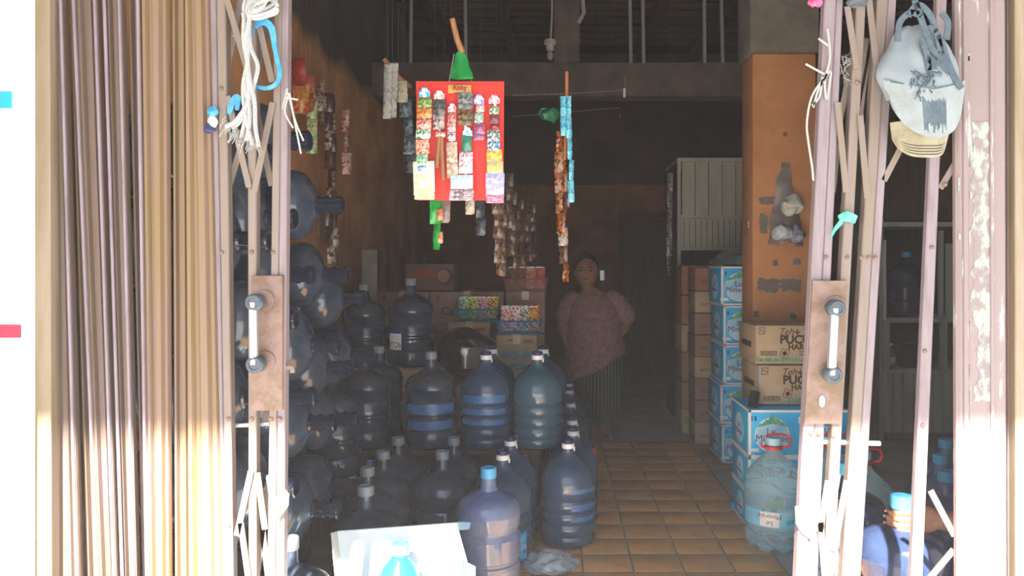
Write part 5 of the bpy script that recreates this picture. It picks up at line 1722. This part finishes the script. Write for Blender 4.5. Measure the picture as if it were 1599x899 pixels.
# ---------------------------------------------------------------- people
def limb(mb, pts, n=14):
    """pts: (position, rx, ry); rings square to the path, closed with rounded ends"""
    ps = [Vector(p[0]) for p in pts]
    rings = []
    for i, (p, rx, ry) in enumerate(pts):
        p = Vector(p)
        t = (ps[min(i + 1, len(ps) - 1)] - ps[max(i - 1, 0)]).normalized()
        a_ = Vector((1, 0, 0))
        a_ = a_ - t * a_.dot(t)
        if a_.length < .2:
            a_ = Vector((0, 0, 1)) - t * t.z
        a_.normalize()
        b_ = t.cross(a_)
        rings.append([p + a_ * math.cos(2 * PI * k / n) * rx + b_ * math.sin(2 * PI * k / n) * ry for k in range(n)])
    t0 = (ps[0] - ps[1]).normalized()
    t1 = (ps[-1] - ps[-2]).normalized()
    c0 = [ps[0] + (q - ps[0]) * .6 + t0 * pts[0][1] * .5 for q in rings[0]]
    c1 = [ps[-1] + (q - ps[-1]) * .6 + t1 * pts[-1][1] * .5 for q in rings[-1]]
    mb.loft([c0] + rings + [c1])
    return mb


def hand(mb, wrist, d, up, side, L=.17, curl=.35):
    """palm from the wrist along d; fingers spread along side; thumb leaves towards side"""
    d, side, up = d.normalized(), side.normalized(), up.normalized()
    p1 = wrist + d * L * .5
    mb.loft([[q + side * math.cos(2 * PI * k / 12) * w_ + up * math.sin(2 * PI * k / 12) * h_ for k in range(12)] for q, w_, h_ in ((wrist, .026, .021), (wrist + d * L * .2, .036, .018), (wrist + d * L * .4, .040, .016), (p1, .036, .013))])
    for k, ln in enumerate((.40, .46, .43, .34)):
        b_ = p1 + side * (.028 - .0187 * k) - d * .012
        pts = [(b_, .0092, .0092)]
        dd, pos = d.copy(), b_
        for j in range(3):
            dd = (dd * math.cos(curl) - up * math.sin(curl)).normalized()
            pos = pos + dd * L * ln / 2.6
            pts.append((pos, .0086 - .0008 * j, .0086 - .0008 * j))
        limb(mb, pts, 8)
    b_ = wrist + d * L * .18 + side * .03
    limb(mb, [(b_, .011, .011), (b_ + side * .022 + d * .02 - up * .008, .0105, .0105), (b_ + side * .03 + d * .05 - up * .018, .009, .009)], 8)


# woman walking at the back of the aisle
W0 = 5.8
wx = lambda px: (px - 870) * W0 / F
wz = lambda py: EYE - (py - 415) * W0 / F
wm = root('person', (wx(930), W0, 0), 'person in a dusty pink blouse and striped dark trousers walking in the aisle', 'person')
V = lambda px, py, dy=0.0: Vector((wx(px) - wx(930), dy, wz(py)))
bd_ = MB()
limb(bd_, [(V(925, 572), .13, .12), (V(926, 556), .19, .165), (V(927, 530), .215, .185), (V(927, 500), .20, .165), (V(925, 475), .19, .13), (V(922, 460), .12, .085), (V(919, 449), .058, .058), (V(918, 438), .054, .056)], 18)
hc = V(916, 424)
bd_.ball(hc, .098, 18, 14, (.92, 1.05, 1.28))
bd_.ball(hc + Vector((-.006, -.05, -.06)), .06, 12, 10, (1, .8, .9))
bd_.ball(hc + Vector((-.012, -.105, -.015)), .017, 8, 6, (.9, 1, 1.2))
for s_ in (-1, 1):
    bd_.ball(hc + Vector((s_ * .092, 0, -.01)), .022, 8, 6, (.5, .8, 1.2))
limb(bd_, [(V(893, 468), .06, .06), (V(884, 490, -.02), .055, .055), (V(878, 506, -.04), .045, .045), (V(880, 520, -.1), .032, .032)])
hand(bd_, V(880, 520, -.1), Vector((.12, -.25, -1)), Vector((-1, 0, 0)), Vector((0, -1, 0)), .16, .3)
limb(bd_, [(V(957, 468), .062, .062), (V(970, 487, -.02), .058, .055), (V(978, 503, -.04), .046, .046), (V(972, 516, -.11), .033, .033)])
hand(bd_, V(972, 516, -.11), Vector((-.45, -.25, -.9)), Vector((1, 0, 0)), Vector((0, -1, 0)), .16, .3)
limb(bd_, [(V(912, 585, .02), .10, .11), (V(912, 620, .10), .078, .085), (V(914, 650, .20), .052, .06), (V(915, 672, .24), .035, .04)])
limb(bd_, [(V(938, 585), .105, .11), (V(941, 620, -.05), .08, .088), (V(943, 655, -.02), .05, .055), (V(944, 680, .0), .034, .038)])
for (x, y, dy) in ((944, 687, -.05), (914, 683, .18)):
    c = V(x, y, dy)
    c.z = .035
    bd_.ball(c, .055, 12, 8, (.75, 1.9, .62))
fuse(bd_, 'body', M_SKIN, wm, .010, 5)
ha = MB()
ha.ball(hc + Vector((0, .025, .02)), .108, 18, 12, (.95, 1.0, 1.2))
ha.v = [p if p.y > hc.y - .03 or p.z > hc.z + .065 else Vector((p.x, hc.y - .02, p.z)) for p in ha.v]
ha.ball(hc + Vector((.0, .11, -.03)), .05, 12, 8)
ha.build('hair', M_HAIR, wm)
for s_ in (-1, 1):
    MB().ball(hc + Vector((s_ * .036 - .01, -.094, .008)), .011, 8, 6, (1.2, .6, .7)).build('eye', M_HAIR, wm)
    MB().ball(hc + Vector((s_ * .036 - .01, -.096, .032)), .014, 8, 6, (1.4, .4, .3)).build('eyebrow', M_HAIR, wm)
MB().ball(hc + Vector((-.012, -.1, -.055)), .018, 10, 6, (1.3, .5, .4)).build('lips', mat('lips', '#7a4038', .5), wm)
bl_ = MB()
n = 24
rr = []
for (px, py, rx, ry) in ((921, 456, .085, .075), (923, 462, .16, .11), (925, 475, .21, .15), (927, 500, .222, .185), (928, 530, .238, .208), (929, 556, .242, .205), (930, 574, .232, .19)):
    c = V(px, py)
    low = max(0, (py - 520) / 54)
    rr.append([c + Vector((rx * math.cos(2 * PI * k / n), ry * math.sin(2 * PI * k / n), .12 * low * math.cos(2 * PI * k / n) + .010 * low * math.sin(2 * PI * 5 * k / n))) for k in range(n)])
rr.append([p * 1.0 + Vector((-.006 * (p.x > 0), 0, .004)) for p in rr[-1]])
bl_.loft(rr, cap=False)
limb(bl_, [(V(897, 462), .075, .08), (V(886, 482, -.015), .075, .078), (V(878, 497, -.03), .068, .07)])
limb(bl_, [(V(953, 462), .078, .08), (V(970, 480, -.015), .082, .08), (V(981, 498, -.035), .078, .074)])
bo = bl_.build('blouse', M_BLOUSE, wm)
bo.modifiers.new('t', 'SOLIDIFY').thickness = .006
sd2 = bo.modifiers.new('s', 'SUBSURF')
sd2.levels = sd2.render_levels = 1
M_TROU = mat('striped_trousers', '#2a3433', .9, '#6c726e', 12, (1, .0, 0), kind='wave', lo=.86, hi=.97)
tr_ = MB()
limb(tr_, [(V(925, 538), .215, .185), (V(921, 562, .0), .19, .17), (V(917, 585, .02), .135, .145), (V(916, 605, .08), .115, .125), (V(917, 632, .16), .095, .105), (V(919, 648, .20), .085, .09)], 20)
limb(tr_, [(V(933, 538), .215, .185), (V(938, 562, 0), .19, .17), (V(942, 585, -.02), .14, .145), (V(944, 605, -.05), .125, .13), (V(945, 632, -.04), .105, .11), (V(945, 650, -.02), .092, .095)], 20)
fuse(tr_, 'trousers', M_TROU, wm, .012, 3)
for (x, y, dy) in ((944, 688, -.045), (914, 684, .185)):
    c = V(x, y, dy)
    c.z = .012
    sn = MB().box(c, (.085, .22, .02), bev=.008).build('sandal', mat('sandal', '#6a5a4a', .7), wm)
    MB().tube([c + Vector((-.045, -.02, .01)), c + Vector((-.02, -.045, .06)), c + Vector((.02, -.045, .06)), c + Vector((.045, -.02, .01))], .008, 6).build('strap', mat('sandal_strap', '#8a8078', .6), sn)

# person crouching behind the right post, one arm reaching to the gallon cap
mp_ = root('person', (1.72, 2.75, 0), 'person crouching behind the right post, one hand gripping a gallon neck', 'person')
o0 = Vector(mp_.location)
LW = lambda x, y, z_: Vector((x, y, z_)) - o0
nk = Vector(((1408 - 870) * 2.37 / F, 2.37, 0))
hz_ = EYE - (808 - 415) * 2.37 / F
b3 = MB()
limb(b3, [(LW(1.74, 2.82, .24), .15, .13), (LW(1.73, 2.80, .38), .15, .12), (LW(1.72, 2.76, .55), .16, .11), (LW(1.71, 2.73, .72), .18, .105), (LW(1.71, 2.72, .80), .12, .08), (LW(1.70, 2.71, .86), .055, .055), (LW(1.69, 2.70, .92), .052, .054)], 18)
h3 = LW(1.68, 2.68, 1.01)
b3.ball(h3, .092, 18, 14, (.9, 1.05, 1.28))
b3.ball(h3 + Vector((-.03, -.05, -.06)), .055, 12, 10)
b3.ball(h3 + Vector((-.04, -.098, -.015)), .017, 8, 6)
for s_ in (-1, 1):
    b3.ball(h3 + Vector((s_ * .085, 0, -.01)), .02, 8, 6, (.5, .8, 1.2))
for s_ in (-1, 1):
    limb(b3, [(LW(1.73 + s_ * .09, 2.80, .20), .085, .09), (LW(1.70 + s_ * .13, 2.60, .38), .075, .075), (LW(1.70 + s_ * .13, 2.50, .45), .062, .062), (LW(1.71 + s_ * .13, 2.60, .28), .058, .055), (LW(1.72 + s_ * .13, 2.68, .10), .038, .04)])
    b3.ball(LW(1.71 + s_ * .13, 2.62, .035), .05, 12, 8, (.8, 1.9, .65))
limb(b3, [(LW(1.87, 2.70, .72), .055, .055), (LW(1.91, 2.60, .55), .047, .047), (LW(1.86, 2.48, .46), .04, .04), (LW(1.80, 2.42, .48), .03, .03)])
hand(b3, LW(1.80, 2.42, .48), Vector((-1, -.2, -.2)), Vector((0, 0, 1)), Vector((0, -1, 0)))
zf = EYE - (822 - 415) * 2.36 / F
limb(b3, [(LW(1.55, 2.68, .73), .058, .058), (LW(1.47, 2.56, .62), .052, .052), (LW(1.43, 2.46, zf - .005), .048, .046), (LW(1.33, 2.395, zf + .002), .044, .040), (LW(1.24, 2.375, zf + .012), .036, .030), (LW(1.20, 2.365, zf + .022), .032, .028)], 16)
# palm on the far side of the neck, fingers round the front
for q_ in (0,):
    rings = []
    for t, w_, h_ in ((0, .030, .026), (.35, .042, .022), (.7, .046, .021), (1, .042, .018)):
        c = LW(1.21, 2.362, zf + .024).lerp(LW(1.130, 2.335, hz_ + .004), t)
        rings.append([c + Vector((0, math.cos(2 * PI * k / 14) * h_, math.sin(2 * PI * k / 14) * w_)) for k in range(14)])
    b3.loft(rings)
R0 = .043
for k in range(4):
    zf2 = hz_ + .031 - .0195 * k
    extra = (.0, .006, .004, -.006)[k]
    pts = [(LW(1.145, 2.334, zf2), .0098, .0098)]
    for j in range(7):
        an = math.radians(-52 - (20 + extra * 300) * j)
        rr_ = R0 + (.001 if j % 2 else .0035)
        pts.append((LW(nk.x + rr_ * math.cos(an), nk.y + rr_ * math.sin(an), zf2 - .0012 * j), .0096 - .0004 * j, .0096 - .0004 * j))
    limb(b3, pts, 8)
limb(b3, [(LW(1.155, 2.37, hz_ + .02), .012, .012), (LW(1.135, 2.405, hz_ + .022), .0115, .0115), (LW(1.10, 2.418, hz_ + .018), .010, .010), (LW(1.075, 2.412, hz_ + .014), .008, .008)], 8)
fuse(b3, 'body', M_SKIN, mp_, .0042, 2)
for k in range(4):
    zf2 = hz_ + .031 - .0195 * k
    extra = (.0, .006, .004, -.006)[k]
    an = math.radians(-52 - (20 + extra * 300) * 6 - 4)
    c = LW(nk.x + (R0 + .0105) * math.cos(an), nk.y + (R0 + .0105) * math.sin(an), zf2 - .0075)
    MB().ball(c, .0042, 8, 6, (.9, .6, .9)).build('fingernail', mat('fingernail', '#c9a796', .35), mp_)
ha = MB()
ha.ball(h3 + Vector((.012, .02, .02)), .102, 18, 12, (.93, 1.0, 1.2))
ha.v = [p if p.y > h3.y - .03 or p.z > h3.z + .06 else Vector((p.x, h3.y - .02, p.z)) for p in ha.v]
ha.build('hair', M_HAIR, mp_)
for s_ in (-1, 1):
    MB().ball(h3 + Vector((s_ * .034 - .03, -.088, .008)), .011, 8, 6, (1.2, .6, .7)).build('eye', M_HAIR, mp_)
MB().ball(h3 + Vector((-.035, -.093, -.055)), .017, 10, 6, (1.3, .5, .4)).build('lips', mat('lips', '#7a4038', .5), mp_)
sh_ = MB()
limb(sh_, [(LW(1.74, 2.82, .26), .172, .15), (LW(1.73, 2.80, .38), .17, .138), (LW(1.72, 2.76, .55), .178, .128), (LW(1.71, 2.73, .71), .197, .122), (LW(1.71, 2.72, .79), .13, .095)], 18)
limb(sh_, [(LW(1.86, 2.71, .73), .072, .072), (LW(1.905, 2.62, .585), .066, .066)])
limb(sh_, [(LW(1.56, 2.69, .735), .075, .075), (LW(1.49, 2.59, .64), .068, .068)])
fuse(sh_, 'shirt', mat('shirt_navy', '#2b3448', .9), mp_, .010, 3)
sh_ = MB()
limb(sh_, [(LW(1.74, 2.84, .21), .17, .15), (LW(1.735, 2.81, .30), .165, .14)], 18)
for s_ in (-1, 1):
    limb(sh_, [(LW(1.73 + s_ * .09, 2.80, .21), .10, .105), (LW(1.70 + s_ * .13, 2.60, .385), .09, .09), (LW(1.70 + s_ * .13, 2.53, .44), .08, .08)])
fuse(sh_, 'shorts', mat('shorts_brown', '#4a4038', .9), mp_, .010, 3)
